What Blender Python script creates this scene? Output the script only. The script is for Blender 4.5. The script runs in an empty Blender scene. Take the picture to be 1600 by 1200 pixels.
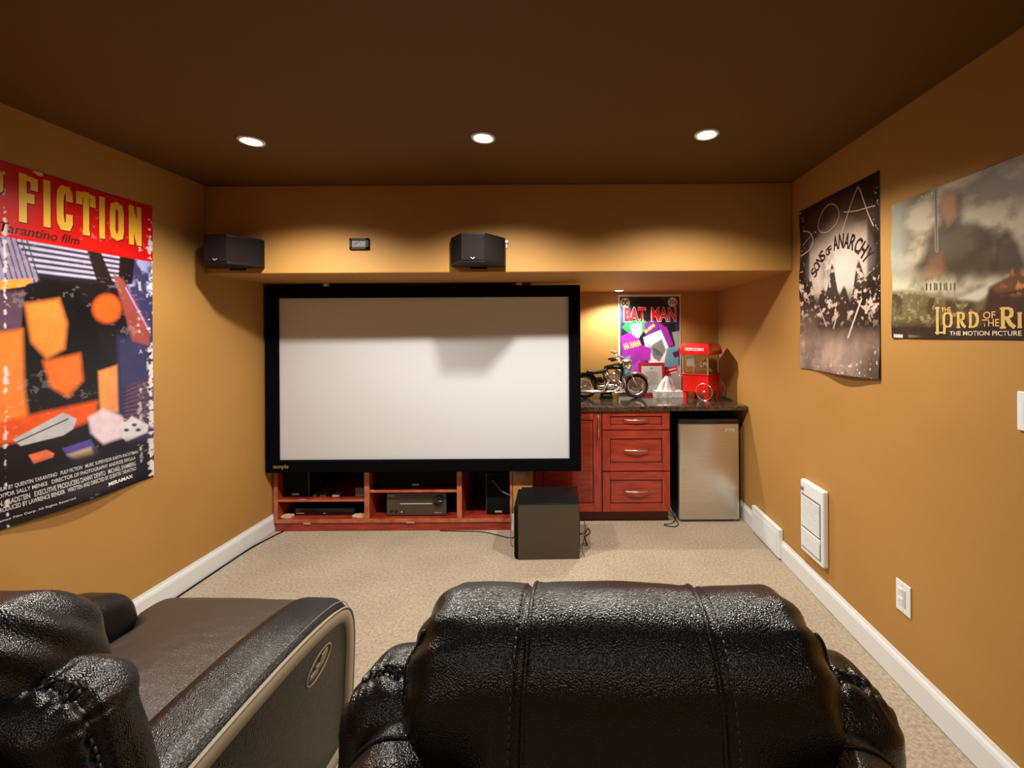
import bpy, bmesh, math, random
import numpy as np
from mathutils import Vector, Matrix
S = bpy.context.scene
COL = S.collection
R = math.radians
random.seed(7)
rng = np.random.default_rng(7)

# ------------------------------------------------------------------ camera, world, lights, exposure
F = 670.0            # focal length in pixels of the 1600 px frame
CX, CY, CH = 887.0, 521.0, 1.455   # vanishing point, camera height
cam = bpy.data.objects.new('camera', bpy.data.cameras.new('camera'))
COL.objects.link(cam)
cam.data.sensor_width = 36
cam.data.lens = F / 1600 * 36
cam.data.shift_x = -(CX - 800) / 1600
cam.data.shift_y = (CY - 600) / 1600
cam.data.clip_start = 0.02
cam.location = (0, 0, CH)
cam.rotation_euler = (Matrix.Rotation(R(90), 4, 'X') @ Matrix.Rotation(R(-0.33), 4, 'Z')).to_euler()
S.camera = cam
w = bpy.data.worlds.new('world'); S.world = w; w.use_nodes = True
w.node_tree.nodes['Background'].inputs[0].default_value = (1, .9, .75, 1)
w.node_tree.nodes['Background'].inputs[1].default_value = 0.02
S.view_settings.view_transform = 'Standard'
S.view_settings.look = 'None'
S.view_settings.exposure = 0.0
S.view_settings.gamma = 1.0
S.view_settings.use_curve_mapping = False
HC = 2.363           # ceiling
XL, XR = -2.196, 1.366
YS, YB, YR = 2.60, 3.89, -1.7     # soffit face, recess back wall, rear wall
ZS = 1.828           # soffit underside
LAMPS = [(-1.47, 2.00), (-0.385, 1.98), (0.64, 1.96)]
REAR = [(-1.47, -.95), (-0.385, -.95), (0.64, -.95)]
def spot(loc, watt, size=144, blend=.65, rad=.035, col=(1, .93, .83)):
    l = bpy.data.lights.new('downlight_lamp', 'SPOT')
    l.energy = watt; l.spot_size = R(size); l.spot_blend = blend; l.shadow_soft_size = rad; l.color = col
    o = bpy.data.objects.new('downlight_lamp', l); o.location = loc; COL.objects.link(o); return o
for x, y in LAMPS: spot((x, y, HC - .03), 108)
for x, y in REAR: spot((x, y, HC - .03), 18)
spot((0.445, 3.62, ZS - .03), 52, 150, .5, .02)

# ------------------------------------------------------------------ materials
def lin(c):
    return tuple((v / 12.92 if v <= .04045 else ((v + .055) / 1.055) ** 2.4) for v in [q / 255 for q in c])
MATS = {}
def mat(name, rgb, rough=.5, metal=0, bump=None, var=None, emit=None, glass=False, spec=.5, stretch=None, coat=0, bump_kind='NOISE'):
    if name in MATS: return MATS[name]
    m = bpy.data.materials.new(name); m.use_nodes = True
    nt = m.node_tree; b = nt.nodes['Principled BSDF']
    c = (*rgb, 1)
    b.inputs['Base Color'].default_value = c
    b.inputs['Roughness'].default_value = rough
    b.inputs['Metallic'].default_value = metal
    b.inputs['Specular IOR Level'].default_value = spec
    b.inputs['Coat Weight'].default_value = coat
    b.inputs['Coat Roughness'].default_value = .08
    tc = nt.nodes.new('ShaderNodeTexCoord')
    mp = nt.nodes.new('ShaderNodeMapping'); nt.links.new(tc.outputs['Object'], mp.inputs[0])
    if stretch: mp.inputs['Scale'].default_value = stretch
    if var:   # (scale, darker colour, lighter colour, detail)
        n = nt.nodes.new('ShaderNodeTexNoise'); n.inputs['Scale'].default_value = var[0]; n.inputs['Detail'].default_value = var[3]
        nt.links.new(mp.outputs[0], n.inputs[0])
        r = nt.nodes.new('ShaderNodeValToRGB'); nt.links.new(n.outputs[0], r.inputs[0])
        r.color_ramp.elements[0].position = .3; r.color_ramp.elements[1].position = .7
        r.color_ramp.elements[0].color = (*var[1], 1); r.color_ramp.elements[1].color = (*var[2], 1)
        nt.links.new(r.outputs[0], b.inputs['Base Color'])
    if bump:  # (scale, strength, distance)
        if bump_kind == 'VORONOI':
            n = nt.nodes.new('ShaderNodeTexVoronoi'); n.inputs['Scale'].default_value = bump[0]; n.inputs['Randomness'].default_value = 1
            n.feature = 'SMOOTH_F1'; n.inputs['Smoothness'].default_value = .4
            out = n.outputs['Distance']
        else:
            n = nt.nodes.new('ShaderNodeTexNoise'); n.inputs['Scale'].default_value = bump[0]; n.inputs['Detail'].default_value = 4
            out = n.outputs[0]
        nt.links.new(mp.outputs[0], n.inputs[0])
        bp = nt.nodes.new('ShaderNodeBump'); bp.inputs['Strength'].default_value = bump[1]; bp.inputs['Distance'].default_value = bump[2]
        if bump_kind == 'VORONOI': bp.invert = True
        nt.links.new(out, bp.inputs['Height']); nt.links.new(bp.outputs[0], b.inputs['Normal'])
    if emit:
        b.inputs['Emission Color'].default_value = (*emit[0], 1); b.inputs['Emission Strength'].default_value = emit[1]
    if glass:
        b.inputs['Transmission Weight'].default_value = 1; b.inputs['IOR'].default_value = 1.05
    MATS[name] = m
    return m
WALL = (.45, .235, .060)
m_wall = mat('brown_gold_wall_paint', WALL, .62, bump=(220, .12, .002), var=(2.0, (.43, .222, .055), (.47, .248, .066), 3), spec=.35)
m_ceil = mat('shade_darkened_ceiling_paint', (.115, .053, .007), .7, bump=(160, .1, .002))  # same paint as the walls, darkened: ceiling shade put into the colour
m_trim = mat('white_trim_paint', (.78, .80, .81), .35, bump=(30, .05, .001))
def carpet():
    m = bpy.data.materials.new('beige_carpet'); m.use_nodes = True; nt = m.node_tree; b = nt.nodes['Principled BSDF']
    tc = nt.nodes.new('ShaderNodeTexCoord')
    n1 = nt.nodes.new('ShaderNodeTexNoise'); n1.inputs['Scale'].default_value = 70; n1.inputs['Detail'].default_value = 8; n1.inputs['Roughness'].default_value = .8
    n2 = nt.nodes.new('ShaderNodeTexNoise'); n2.inputs['Scale'].default_value = 3; n2.inputs['Detail'].default_value = 4
    for n in (n1, n2): nt.links.new(tc.outputs['Object'], n.inputs[0])
    r1 = nt.nodes.new('ShaderNodeValToRGB'); r1.color_ramp.elements[0].position = .34; r1.color_ramp.elements[1].position = .62
    r1.color_ramp.elements[0].color = (.27, .20, .13, 1); r1.color_ramp.elements[1].color = (.60, .515, .385, 1)
    r2 = nt.nodes.new('ShaderNodeValToRGB'); r2.color_ramp.elements[0].position = .35; r2.color_ramp.elements[1].position = .65
    r2.color_ramp.elements[0].color = (.88, .87, .86, 1); r2.color_ramp.elements[1].color = (1, 1, 1, 1)
    nt.links.new(n1.outputs[0], r1.inputs[0]); nt.links.new(n2.outputs[0], r2.inputs[0])
    mx = nt.nodes.new('ShaderNodeMix'); mx.data_type = 'RGBA'; mx.blend_type = 'MULTIPLY'; mx.inputs[0].default_value = 1
    nt.links.new(r1.outputs[0], mx.inputs[6]); nt.links.new(r2.outputs[0], mx.inputs[7]); nt.links.new(mx.outputs[2], b.inputs['Base Color'])
    bp = nt.nodes.new('ShaderNodeBump'); bp.inputs['Strength'].default_value = .7; bp.inputs['Distance'].default_value = .006
    nt.links.new(n1.outputs[0], bp.inputs['Height']); nt.links.new(bp.outputs[0], b.inputs['Normal'])
    b.inputs['Roughness'].default_value = .95; b.inputs['Specular IOR Level'].default_value = .1
    b.inputs['Sheen Weight'].default_value = .2
    return m
m_carpet = carpet()
m_black = mat('black_plastic', (.005, .005, .005), .45, spec=.3)
m_velvet = mat('black_velvet', (.0025, .0025, .003), .9, spec=.05)
m_grille = mat('black_speaker_cloth', (.005, .005, .005), .85, spec=.12, bump=(900, .4, .001))
m_gloss = mat('gloss_black', (.01, .01, .01), .15)
m_char = mat('charcoal_vinyl', (.066, .049, .033), .42, bump=(500, .15, .001))
m_screen = mat('white_screen_fabric', (.62, .64, .67), .75, bump=(600, .05, .001))
CH1, CH2, CH3 = (.22, .018, .009), (.44, .050, .022), (.30, .038, .014)
m_cherry = mat('cherry_wood', CH2, .33, bump=(60, .08, .001), var=(7, CH1, CH2, 6), stretch=(6, 1, 1), coat=.25)
m_cherryh = mat('cherry_wood_horizontal', CH2, .33, bump=(60, .08, .001), var=(7, CH1, CH2, 6), stretch=(1, 1, 7), coat=.25)
m_cherrye = mat('cherry_edge_banding', (.50, .14, .06), .4, var=(20, (.38, .07, .03), (.55, .18, .09), 3))
m_groove = mat('dark_glaze_groove', (.05, .008, .004), .5)
m_chip = mat('raw_chipboard', (.55, .38, .20), .9, bump=(90, .6, .004))
m_steel = mat('brushed_steel', (.62, .60, .56), .25, 1)
m_fridge = mat('fridge_steel', (.64, .60, .52), .24, .9, bump=(40, .02, .0005), stretch=(1, 1, 40), var=(6, (.60, .56, .48), (.68, .64, .56), 2))
m_chrome = mat('chrome', (.93, .92, .90), .2, 1)
m_granite = mat('dark_granite', (.03, .02, .015), .09, var=(55, (.006, .005, .004), (.10, .065, .042), 8), spec=.6, coat=.3)
m_leather = mat('dark_brown_leather', (.004, .003, .0027), .27, bump=(400, .40, .0022), bump_kind='VORONOI', spec=.5)
m_leather_seat = mat('sheen_lightened_seat_leather', (.052, .037, .028), .34, bump=(380, .45, .0025), bump_kind='VORONOI', spec=.6, stretch=(1, .7, 1))  # recliner leather with its glossy reflection painted in as a lighter base
m_taupe = mat('haze_lightened_side_leather', (.31, .245, .16), .5, bump=(400, .12, .001))  # dark arm leather; pale haze on the sides is put into the colour
m_taupe2 = mat('haze_lightened_pocket_leather', (.24, .185, .115), .6, bump=(300, .3, .001))  # same painted haze, a little darker for pocket and lever
m_thread = mat('grey_thread', (.30, .27, .23), .6)
m_threadd = mat('dark_thread', (.06, .05, .045), .45)
m_white = mat('white_plastic', (.84, .86, .87), .3)
m_offw = mat('off_white_plastic', (.62, .62, .61), .4)
m_red = mat('red_enamel', (.75, .012, .006), .25, coat=.4)
m_redfr = mat('red_frame', (.35, .008, .02), .35)
m_paper = mat('white_paper', (.85, .85, .83), .8)
m_grey = mat('grey_plastic', (.20, .20, .20), .45)
m_silver = mat('silver_print', (.55, .54, .52), .35, .3)
m_glass = mat('clear_glass', (1, 1, 1), .02, glass=True)
m_lamp = mat('lamp_glow', (1, 1, 1), .3, emit=((1, .93, .8), 14))
m_brownbox = mat('brown_plastic_box', (.10, .075, .05), .5)
m_tank = mat('black_tank_enamel', (.012, .009, .008), .12, coat=.6)
m_gold = mat('gold_print', (.30, .20, .08), .45)
m_lcd = mat('grey_sensor_window', (.22, .21, .19), .3, var=(60, (.10, .10, .09), (.34, .33, .31), 3))

# ------------------------------------------------------------------ mesh helpers
def link(name, me, m, parent=None, smooth=False, label=None, kind=None):
    o = bpy.data.objects.new(name, me); COL.objects.link(o)
    if m is not None and len(me.materials) == 0: me.materials.append(m)
    if smooth:
        me.polygons.foreach_set('use_smooth', [True] * len(me.polygons))
    if parent: o.parent = parent
    if label: o['label'] = label
    if kind: o['kind'] = kind
    return o
def thing(name, label, cat, loc=(0, 0, 0), rz=0, group=None):
    o = bpy.data.objects.new(name, None); COL.objects.link(o); o.location = loc; o.rotation_euler = (0, 0, rz)
    o.empty_display_size = .05
    o['label'] = label; o['category'] = cat
    if group: o['group'] = group
    return o
def tag(o, label, cat, group=None):
    o['label'] = label; o['category'] = cat
    if group: o['group'] = group
    return o
def fin(bm, name='mesh'):
    bmesh.ops.recalc_face_normals(bm, faces=bm.faces)
    me = bpy.data.meshes.new(name); bm.to_mesh(me); bm.free(); return me
def box(x0, x1, y0, y1, z0, z1, bev=0, seg=2, bm=None):
    own = bm is None
    if own: bm = bmesh.new()
    t = bmesh.new()
    bmesh.ops.create_cube(t, size=1)
    for v in t.verts:
        v.co = Vector(((x0 + x1) / 2 + v.co.x * (x1 - x0), (y0 + y1) / 2 + v.co.y * (y1 - y0), (z0 + z1) / 2 + v.co.z * (z1 - z0)))
    if bev: bmesh.ops.bevel(t, geom=list(t.edges), offset=bev, segments=seg, profile=.5, affect='EDGES', clamp_overlap=True)
    tm = bpy.data.meshes.new('t'); t.to_mesh(tm); t.free(); bm.from_mesh(tm); bpy.data.meshes.remove(tm)
    return bm
def B(name, d, m, parent=None, bev=.002, seg=2, **k):
    return link(name, fin(box(*d, bev=bev, seg=seg), name), m, parent, **k)
def tube_bm(pts, r, seg=10, bm=None, closed=False, radii=None):
    if bm is None: bm = bmesh.new()
    P = [Vector(p) for p in pts]; n = len(P); rings = []
    up = None
    for i, p in enumerate(P):
        a = P[(i - 1) % n] if (closed or i > 0) else p
        b = P[(i + 1) % n] if (closed or i < n - 1) else p
        t = (b - a).normalized()
        if up is None:
            up = Vector((0, 0, 1)) if abs(t.z) < .9 else Vector((1, 0, 0))
        s = t.cross(up).normalized(); up = s.cross(t).normalized()
        rr = radii[i] if radii else r
        rings.append([bm.verts.new(p + (s * math.cos(q) + up * math.sin(q)) * rr) for q in [2 * math.pi * k / seg for k in range(seg)]])
    for i in range(n if closed else n - 1):
        A, Bq = rings[i], rings[(i + 1) % n]
        for k in range(seg):
            bm.faces.new((A[k], A[(k + 1) % seg], Bq[(k + 1) % seg], Bq[k]))
    if not closed:
        bm.faces.new(rings[0]); bm.faces.new(rings[-1])
    return bm
def smooth_path(pts, k=6):
    P = [np.array(p, float) for p in pts]; out = []
    P = [2 * P[0] - P[1]] + P + [2 * P[-1] - P[-2]]
    for i in range(1, len(P) - 2):
        for j in range(k):
            t = j / k; a, b, c, d = P[i - 1], P[i], P[i + 1], P[i + 2]
            out.append(.5 * ((2 * b) + (c - a) * t + (2 * a - 5 * b + 4 * c - d) * t * t + (3 * b - a - 3 * c + d) * t ** 3))
    out.append(P[-2]); return [tuple(q) for q in out]
def T(name, pts, r, m, parent=None, seg=10, smooth=True, closed=False, radii=None, **k):
    return link(name, fin(tube_bm(pts, r, seg, None, closed, radii), name), m, parent, smooth, **k)
def lathe(prof, seg=32, M=None, bm=None):
    if bm is None: bm = bmesh.new()
    M = M or Matrix()
    rings = []
    for r, z in prof:
        if r < 1e-6: rings.append([bm.verts.new(M @ Vector((0, 0, z)))])
        else: rings.append([bm.verts.new(M @ Vector((r * math.cos(2 * math.pi * k / seg), r * math.sin(2 * math.pi * k / seg), z))) for k in range(seg)])
    for a, b in zip(rings, rings[1:]):
        if len(a) == 1 and len(b) == 1: continue
        for k in range(seg):
            q = (k + 1) % seg
            if len(a) == 1: bm.faces.new((a[0], b[q], b[k]))
            elif len(b) == 1: bm.faces.new((a[k], a[q], b[0]))
            else: bm.faces.new((a[k], a[q], b[q], b[k]))
    return bm
def prism(poly, h0, h1, M=None, bm=None, bev=0):
    """polygon in local XY extruded along local Z"""
    t = bmesh.new()
    a = [t.verts.new((x, y, h0)) for x, y in poly]; b = [t.verts.new((x, y, h1)) for x, y in poly]
    n = len(poly)
    t.faces.new(a); t.faces.new(b)
    for i in range(n): t.faces.new((a[i], a[(i + 1) % n], b[(i + 1) % n], b[i]))
    bmesh.ops.recalc_face_normals(t, faces=t.faces)
    if bev: bmesh.ops.bevel(t, geom=list(t.edges), offset=bev, segments=2, profile=.5, affect='EDGES', clamp_overlap=True)
    if M: bmesh.ops.transform(t, matrix=M, verts=t.verts)
    if bm is None: return t
    tm = bpy.data.meshes.new('t'); t.to_mesh(tm); t.free(); bm.from_mesh(tm); bpy.data.meshes.remove(tm); return bm
# maps local XY plane onto YZ plane (local x->Y, local y->Z, local z->X)
M_YZ = Matrix(((0, 0, 1, 0), (1, 0, 0, 0), (0, 1, 0, 0), (0, 0, 0, 1)))
# local x->X, y->Z, z->-Y
M_XZ = Matrix(((1, 0, 0, 0), (0, 0, -1, 0), (0, 1, 0, 0), (0, 0, 0, 1)))

def rb_map(p, half, r):
    inner = np.clip(p, -(half - r), half - r)
    d = p - inner; L = np.linalg.norm(d, axis=1, keepdims=True); L[L < 1e-9] = 1
    n = d / L
    return inner + n * r, n
def rbox(c, s, r, n, fn=None):
    """rounded box as one closed surface; fn(p, normal, unit) reshapes it"""
    half = np.array(s) / 2; c = np.array(c, float); idx = {}; pts = []; faces = []
    def vid(i, j, k):
        key = (i, j, k)
        if key not in idx:
            idx[key] = len(pts); pts.append([(2 * i / n[0] - 1), (2 * j / n[1] - 1), (2 * k / n[2] - 1)])
        return idx[key]
    for k in (0, n[2]):
        for i in range(n[0]):
            for j in range(n[1]):
                q = [vid(i, j, k), vid(i + 1, j, k), vid(i + 1, j + 1, k), vid(i, j + 1, k)]; faces.append(q if k else q[::-1])
    for j in (0, n[1]):
        for i in range(n[0]):
            for k in range(n[2]):
                q = [vid(i, j, k), vid(i + 1, j, k), vid(i + 1, j, k + 1), vid(i, j, k + 1)]; faces.append(q[::-1] if j else q)
    for i in (0, n[0]):
        for j in range(n[1]):
            for k in range(n[2]):
                q = [vid(i, j, k), vid(i, j + 1, k), vid(i, j + 1, k + 1), vid(i, j, k + 1)]; faces.append(q if i else q[::-1])
    u = np.array(pts); p, nn = rb_map(u * half, half, r)
    if fn: p = fn(p, nn, u)
    me = bpy.data.meshes.new('rbox'); me.from_pydata((p + c).tolist(), [], faces); me.update()
    return me
def wob(p, f, seed=0):
    r = np.random.default_rng(seed); o = np.zeros(len(p))
    for _ in range(6):
        k = r.normal(size=3) * f; o += np.sin(p @ k + r.uniform(0, 6.28))
    return o / 6

# ------------------------------------------------------------------ the setting
def st(name, d, m, parent=None, bev=0, **k):
    o = B(name, d, m, parent, bev=bev, **k); o['kind'] = 'structure'; return o
st('floor', (XL - .1, XR + .1, YR - .1, YB + .1, -.05, 0), m_carpet)
st('ceiling', (XL - .1, XR + .1, YR - .1, YB + .1, HC, HC + .1), m_ceil)
st('wall_left', (XL - .1, XL, YR, YB, 0, HC), m_wall)
st('wall_right', (XR, XR + .1, YR, YB, 0, HC), m_wall)
st('wall_back', (XL, XR, YB, YB + .1, 0, HC), m_wall)
st('wall_rear', (XL, XR, YR - .1, YR, 0, HC), m_wall)
st('ceiling_soffit', (XL, XR, YS, YB, ZS, HC), m_wall, bev=.006)
CPX0, CPX1 = -.412, -.268
st('wall_column', (CPX0, CPX1, 3.17, YB, 0, ZS), m_wall, bev=.004)
def baseboard(name, prof_side, a, b, wall):
    # profile: (out, up)
    pr = [(0, .004), (.014, .004), (.014, .095), (.010, .108), (.005, .116), (.003, .128), (0, .128)]
    bm = bmesh.new()
    if wall == 'L': M = Matrix(((1, 0, 0, XL), (0, 0, 1, 0), (0, 1, 0, 0), (0, 0, 0, 1)))
    else: M = Matrix(((-1, 0, 0, XR), (0, 0, 1, 0), (0, 1, 0, 0), (0, 0, 0, 1)))
    bm = prism(pr, a, b, M)
    o = link(name, fin(bm), m_trim); o['kind'] = 'structure'; return o
baseboard('baseboard_left', 1, YR, 3.19, 'L')
baseboard('baseboard_right', 1, YR, YB, 'R')
st('baseboard_column', (CPX0 - .012, CPX1 + .012, 3.158, 3.175, 0, .125), m_trim, bev=.003)
st('baseboard_rear', (XL, XR, YR, YR + .014, 0, .125), m_trim, bev=.003)

# ------------------------------------------------------------------ recessed lamps
def downlight(x, y, z, r, label, tilt=0):
    t = thing('recessed_downlight', label, 'ceiling light', (x, y, z), 0, 'recessed downlights')
    link('trim_ring', fin(lathe([(r * .80, -.001), (r * .84, -.006), (r * 1.08, -.006), (r * 1.12, -.001), (r * 1.12, 0)], 40)), m_white, t, True)
    link('reflector', fin(lathe([(r * .82, -.003), (r * .70, .014), (r * .5, .03)], 40)), m_chrome, t, True)
    link('bulb', fin(lathe([(0, -.012), (r * .3, -.011), (r * .6, -.008), (r * .76, -.003), (r * .74, .012), (0, .014)], 32)), m_lamp, t, True)
    return t
LB = ['recessed downlight glowing in ceiling, left of the three above', 'recessed downlight glowing in the middle of the brown ceiling',
      'recessed downlight glowing in ceiling nearest the right wall']
for (x, y), lb in zip(LAMPS, LB): downlight(x, y, HC - .001, .05, lb)
downlight(.445, 3.70, ZS - .001, .045, 'small recessed downlight under the low soffit above the comic poster')

# ------------------------------------------------------------------ projection screen
def build_screen():
    t = thing('projection_screen', 'large white projection screen in wide black velvet frame below soffit', 'projection screen', (-1.05, 3.11, .46))
    x0, x1, z0, z1, fw = -1.137, 1.142, 0.0, 1.345, .084
    for d in ((x0, x1, -.02, .045, z1 - fw, z1), (x0, x1, -.02, .045, z0, z0 + fw * 1.03), (x0, x0 + fw + .012, -.021, .045, z0, z1), (x1 - fw, x1, -.021, .045, z0, z1)):
        B('frame_bar', d, m_velvet, t, bev=.008, seg=3)
    B('screen_surface', (x0 + .05, x1 - .05, .0, .012, z0 + .05, z1 - .05), m_screen, t, bev=0)
    B('inner_lip', (x0 + .09, x1 - .08, -.008, .002, z0 + fw - .001, z0 + fw + .006), m_black, t, bev=.001)
    for x in (-.7, .7):
        B('hanging_bracket', (x - .02, x + .02, .0, .03, z1 - .005, ZS - .46), m_steel, t, bev=.001)
    tx = text_mesh('temple', .040, .0008)
    o = link('lettering', tx, m_gold, t); o.matrix_local = Matrix.Translation((x0 + .060, -.0235, .035)) @ Matrix.Rotation(R(90), 4, 'X')
def text_mesh(s, size, off=0, sx=1, extrude=.0003, res=3, align='LEFT'):
    c = bpy.data.curves.new('t', 'FONT'); c.body = s; c.size = size; c.offset = off; c.extrude = extrude; c.resolution_u = res; c.align_x = align
    o = bpy.data.objects.new('t', c); COL.objects.link(o)
    bpy.context.view_layer.update()
    me = bpy.data.meshes.new_from_object(o.evaluated_get(bpy.context.evaluated_depsgraph_get()))
    bpy.data.objects.remove(o); bpy.data.curves.remove(c)
    if sx != 1: me.transform(Matrix.Diagonal((sx, 1, 1, 1)))
    return me
build_screen()

# ------------------------------------------------------------------ media cabinet
def build_media():
    X0 = XL + .016; Y0, Y1 = 3.172, 3.70
    t = thing('media_cabinet', 'low open cherry wood media cabinet under the projection screen', 'cabinet', (-1.3, 3.45, 0))
    def p(name, x0, x1, y0, y1, z0, z1, m=m_cherry, bev=.0015, **k):
        return B(name, (x0 + 1.3, x1 + 1.3, y0 - 3.45, y1 - 3.45, z0, z1), m, t, bev=bev, **k)
    X1 = CPX0 - .004
    H = .62
    d = [(X0, X0 + .028), (-1.51, -1.474), (-.826, -.790), (X1 - .018, X1)]
    for i, (a, b) in enumerate(d):
        q = p('upright_panel', a, b, Y0, Y1, .064, H)
        e = B('edge_band', (a + 1.3 - .0005, b + 1.3 + .0005, Y0 - 3.45 - .003, Y0 - 3.45 + .001, .065, H), m_cherrye, q, bev=.0005)
    for a, b in ((d[0][1], d[1][0]), (d[1][1], d[2][0]), (d[2][1], d[3][0])):
        q = p('bottom_shelf', a, b, Y0 + .002, Y1, .062, .090, m_cherryh)
        B('edge_band', (a + 1.3, b + 1.3, Y0 - 3.45 - .002, Y0 - 3.45 + .004, .064, .090), m_cherrye, q, bev=.0005)
    p('kick_board', X0 + .008, X1, Y0 + .006, Y0 + .024, 0, .066, m_cherryh)
    p('back_panel', X0, X1, Y1 - .01, Y1, .06, H, mat('dark_cherry_back', (.05, .008, .004), .5))
    p('top_panel', X0, X1, Y0 - .005, Y1, H, H + .025, m_cherryh)
    for a, b, z in ((d[0][1], d[1][0], .218), (d[1][1], d[2][0], .283)):
        q = p('shelf', a, b, Y0 + .008, Y1, z, z + .018, m_cherryh)
        B('edge_band', (a + 1.3, b + 1.3, Y0 - 3.45 + .004, Y0 - 3.45 + .010, z + .001, z + .017), m_cherrye, q, bev=.0005)
    # worn chips of the veneer
    for a, b, z0, z1 in ((-1.96, -1.91, .055, .065), (-1.20, -1.14, .060, .068), (-1.995, -1.945, .232, .238), (-1.47, -1.44, .296, .303)):
        y = Y0 - .0045 if z0 < .1 else Y0 + .002
        p('veneer_chip', a, b, y, y + .006, z0, z1, m_chip, .001)
    for a, b in ((X0 + .03, X0 + .11), (-1.62, -1.515)):
        me = rbox((0, 0, 0), (b - a, .05, .03), .012, (14, 8, 6), lambda q, n, u: q + n * (.006 * wob(q, 160, 3))[:, None])
        link('chipboard_crumbs', me, m_chip, t, kind='stuff').location = ((a + b) / 2 + 1.3, Y0 - 3.45 + .045, .092)
    # little shelf pin holes
    bm = bmesh.new()
    for k in range(7):
        box(-1.4742 + 1.3, -1.4722 + 1.3, .03 - .25, .036 - .25, .12 + k * .025, .126 + k * .025, bm=bm)
    link('pin_hole', fin(bm), m_groove, t, kind='stuff')
build_media()

def speaker_box(name, label, x0, x1, y0, y1, z0, z1, badge_x=None):
    t = thing(name, label, 'speaker', ((x0 + x1) / 2, (y0 + y1) / 2, z0))
    w, dp, h = (x1 - x0) / 2, (y1 - y0) / 2, z1 - z0
    B('enclosure', (-w, w, -dp + .012, dp, 0, h), m_black, t, bev=.003)
    B('front_grille', (-w + .004, w - .004, -dp, -dp + .016, .004, h - .004), m_grille, t, bev=.006, seg=3)
    B('grille_frame', (-w + .001, w - .001, -dp + .009, -dp + .014, .001, h - .001), m_grey, t, bev=.001)
    bx = (badge_x if badge_x is not None else 0)
    b = B('badge', (bx - .026, bx + .026, -dp - .003, -dp + .003, .014, .030), m_silver, t, bev=.003)
    me = text_mesh('polkaudio', .011, .0002, align='CENTER')
    o = link('badge_lettering', me, m_black, b); o.matrix_local = Matrix.Translation((bx, -dp - .0035, .019)) @ Matrix.Rotation(R(90), 4, 'X')
    return t
speaker_box('bookshelf_speaker', 'black bookshelf speaker at left end of the media cabinet', -2.148, -1.955, 3.222, 3.45, .2365, .58)
speaker_box('center_speaker', 'wide black center speaker on the middle cabinet shelf', -1.462, -.838, 3.225, 3.45, .3015, .52)
speaker_box('bookshelf_speaker', 'black bookshelf speaker standing in the right cabinet bay', -.625, -.435, 3.235, 3.45, .0905, .395, badge_x=0)

def build_receiver():
    t = thing('av_receiver', 'black audio receiver on cabinet floor under the center speaker', 'receiver', (-1.143, 3.42, .0905))
    B('case', (-.218, .218, -.19, .17, .012, .168), m_black, t, bev=.003)
    B('front_panel', (-.224, .224, -.202, -.188, .006, .172), m_char, t, bev=.003)
    B('display_window', (-.12, .118, -.2045, -.200, .108, .155), mat('smoked_display', (.05, .035, .02), .25), t, bev=.001)
    B('silver_strip', (-.122, .120, -.2065, -.200, .090, .097), m_silver, t, bev=.0008)
    k = link('volume_knob', fin(lathe([(.036, 0), (.036, .012), (.034, .018), (0, .018)], 40, Matrix.Translation((.166, -.202, .118)) @ Matrix.Rotation(R(90), 4, 'X'))), m_gloss, t, True)
    B('knob_marker', (.175, .198, -.2225, -.2195, .117, .121), m_silver, k, bev=.0005)
    for x, z, r in ((-.185, .040, .008), (-.150, .040, .008), (-.110, .032, .005)):
        link('button', fin(lathe([(r, 0), (r, .006), (0, .007)], 20, Matrix.Translation((x, -.202, z)) @ Matrix.Rotation(R(90), 4, 'X'))), m_gloss if r > .006 else m_silver, t, True)
    for s, x, z, sz in (('ONKYO', -.213, .150, .014), ('HDMI  dts', .135, .022, .012)):
        o = link('lettering', text_mesh(s, sz, .0003), m_silver, t); o.matrix_local = Matrix.Translation((x, -.2028, z)) @ Matrix.Rotation(R(90), 4, 'X')
    for x in (-.18, .18):
        for y in (-.16, .13):
            link('foot', fin(lathe([(.018, 0), (.02, .008), (.02, .013), (0, .013)], 16)), m_black, t).location = (x, y, 0)
build_receiver()
def build_player():
    t = thing('disc_player', 'flat black disc player in lower left bay of the cabinet', 'disc player', (-1.842, 3.40, .0905))
    B('case', (-.222, .222, -.15, .14, .006, .052), m_black, t, bev=.002)
    B('front_panel', (-.224, .224, -.160, -.148, .004, .054), m_gloss, t, bev=.002)
    B('tray_door', (-.19, -.06, -.1620, -.159, .030, .044), m_black, t, bev=.001)
    for x in (.17, .195): B('button', (x - .008, x + .008, -.163, -.159, .030, .035), m_grey, t, bev=.001)
    for s, x in (('SAMSUNG', -.215), ('BD', -.01)):
        o = link('lettering', text_mesh(s, .013, .0003), m_silver, t); o.matrix_local = Matrix.Translation((x, -.1625, .014)) @ Matrix.Rotation(R(90), 4, 'X')
    for x in (-.18, .18):
        for y in (-.12, .11): B('foot', (x - .012, x + .012, y - .012, y + .012, 0, .007), m_black, t, bev=.001)
build_player()
def small_box(name, label, cat, d, m, bev=.004):
    x0, x1, y0, y1, z0, z1 = d
    t = thing(name, label, cat, ((x0 + x1) / 2, (y0 + y1) / 2, z0))
    a, b, h = (x1 - x0) / 2, (y1 - y0) / 2, z1 - z0
    B('case', (-a, a, -b, b, 0, h * .96), m, t, bev=bev)
    B('face_plate', (-a + .004, a - .004, -b - .002, -b + .002, .004, h - .006), m, t, bev=.001)
    return t
small_box('brown_box', 'small brown box at right end of the upper left shelf', 'box', (-1.602, -1.516, 3.215, 3.31, .2365, .312), m_brownbox)  # a plain brown box, not a speaker
t = small_box('media_streamer', 'small grey device on the upper shelf of the media cabinet', 'streaming box', (-1.775, -1.72, 3.215, 3.30, .2365, .258), m_grey)
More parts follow.
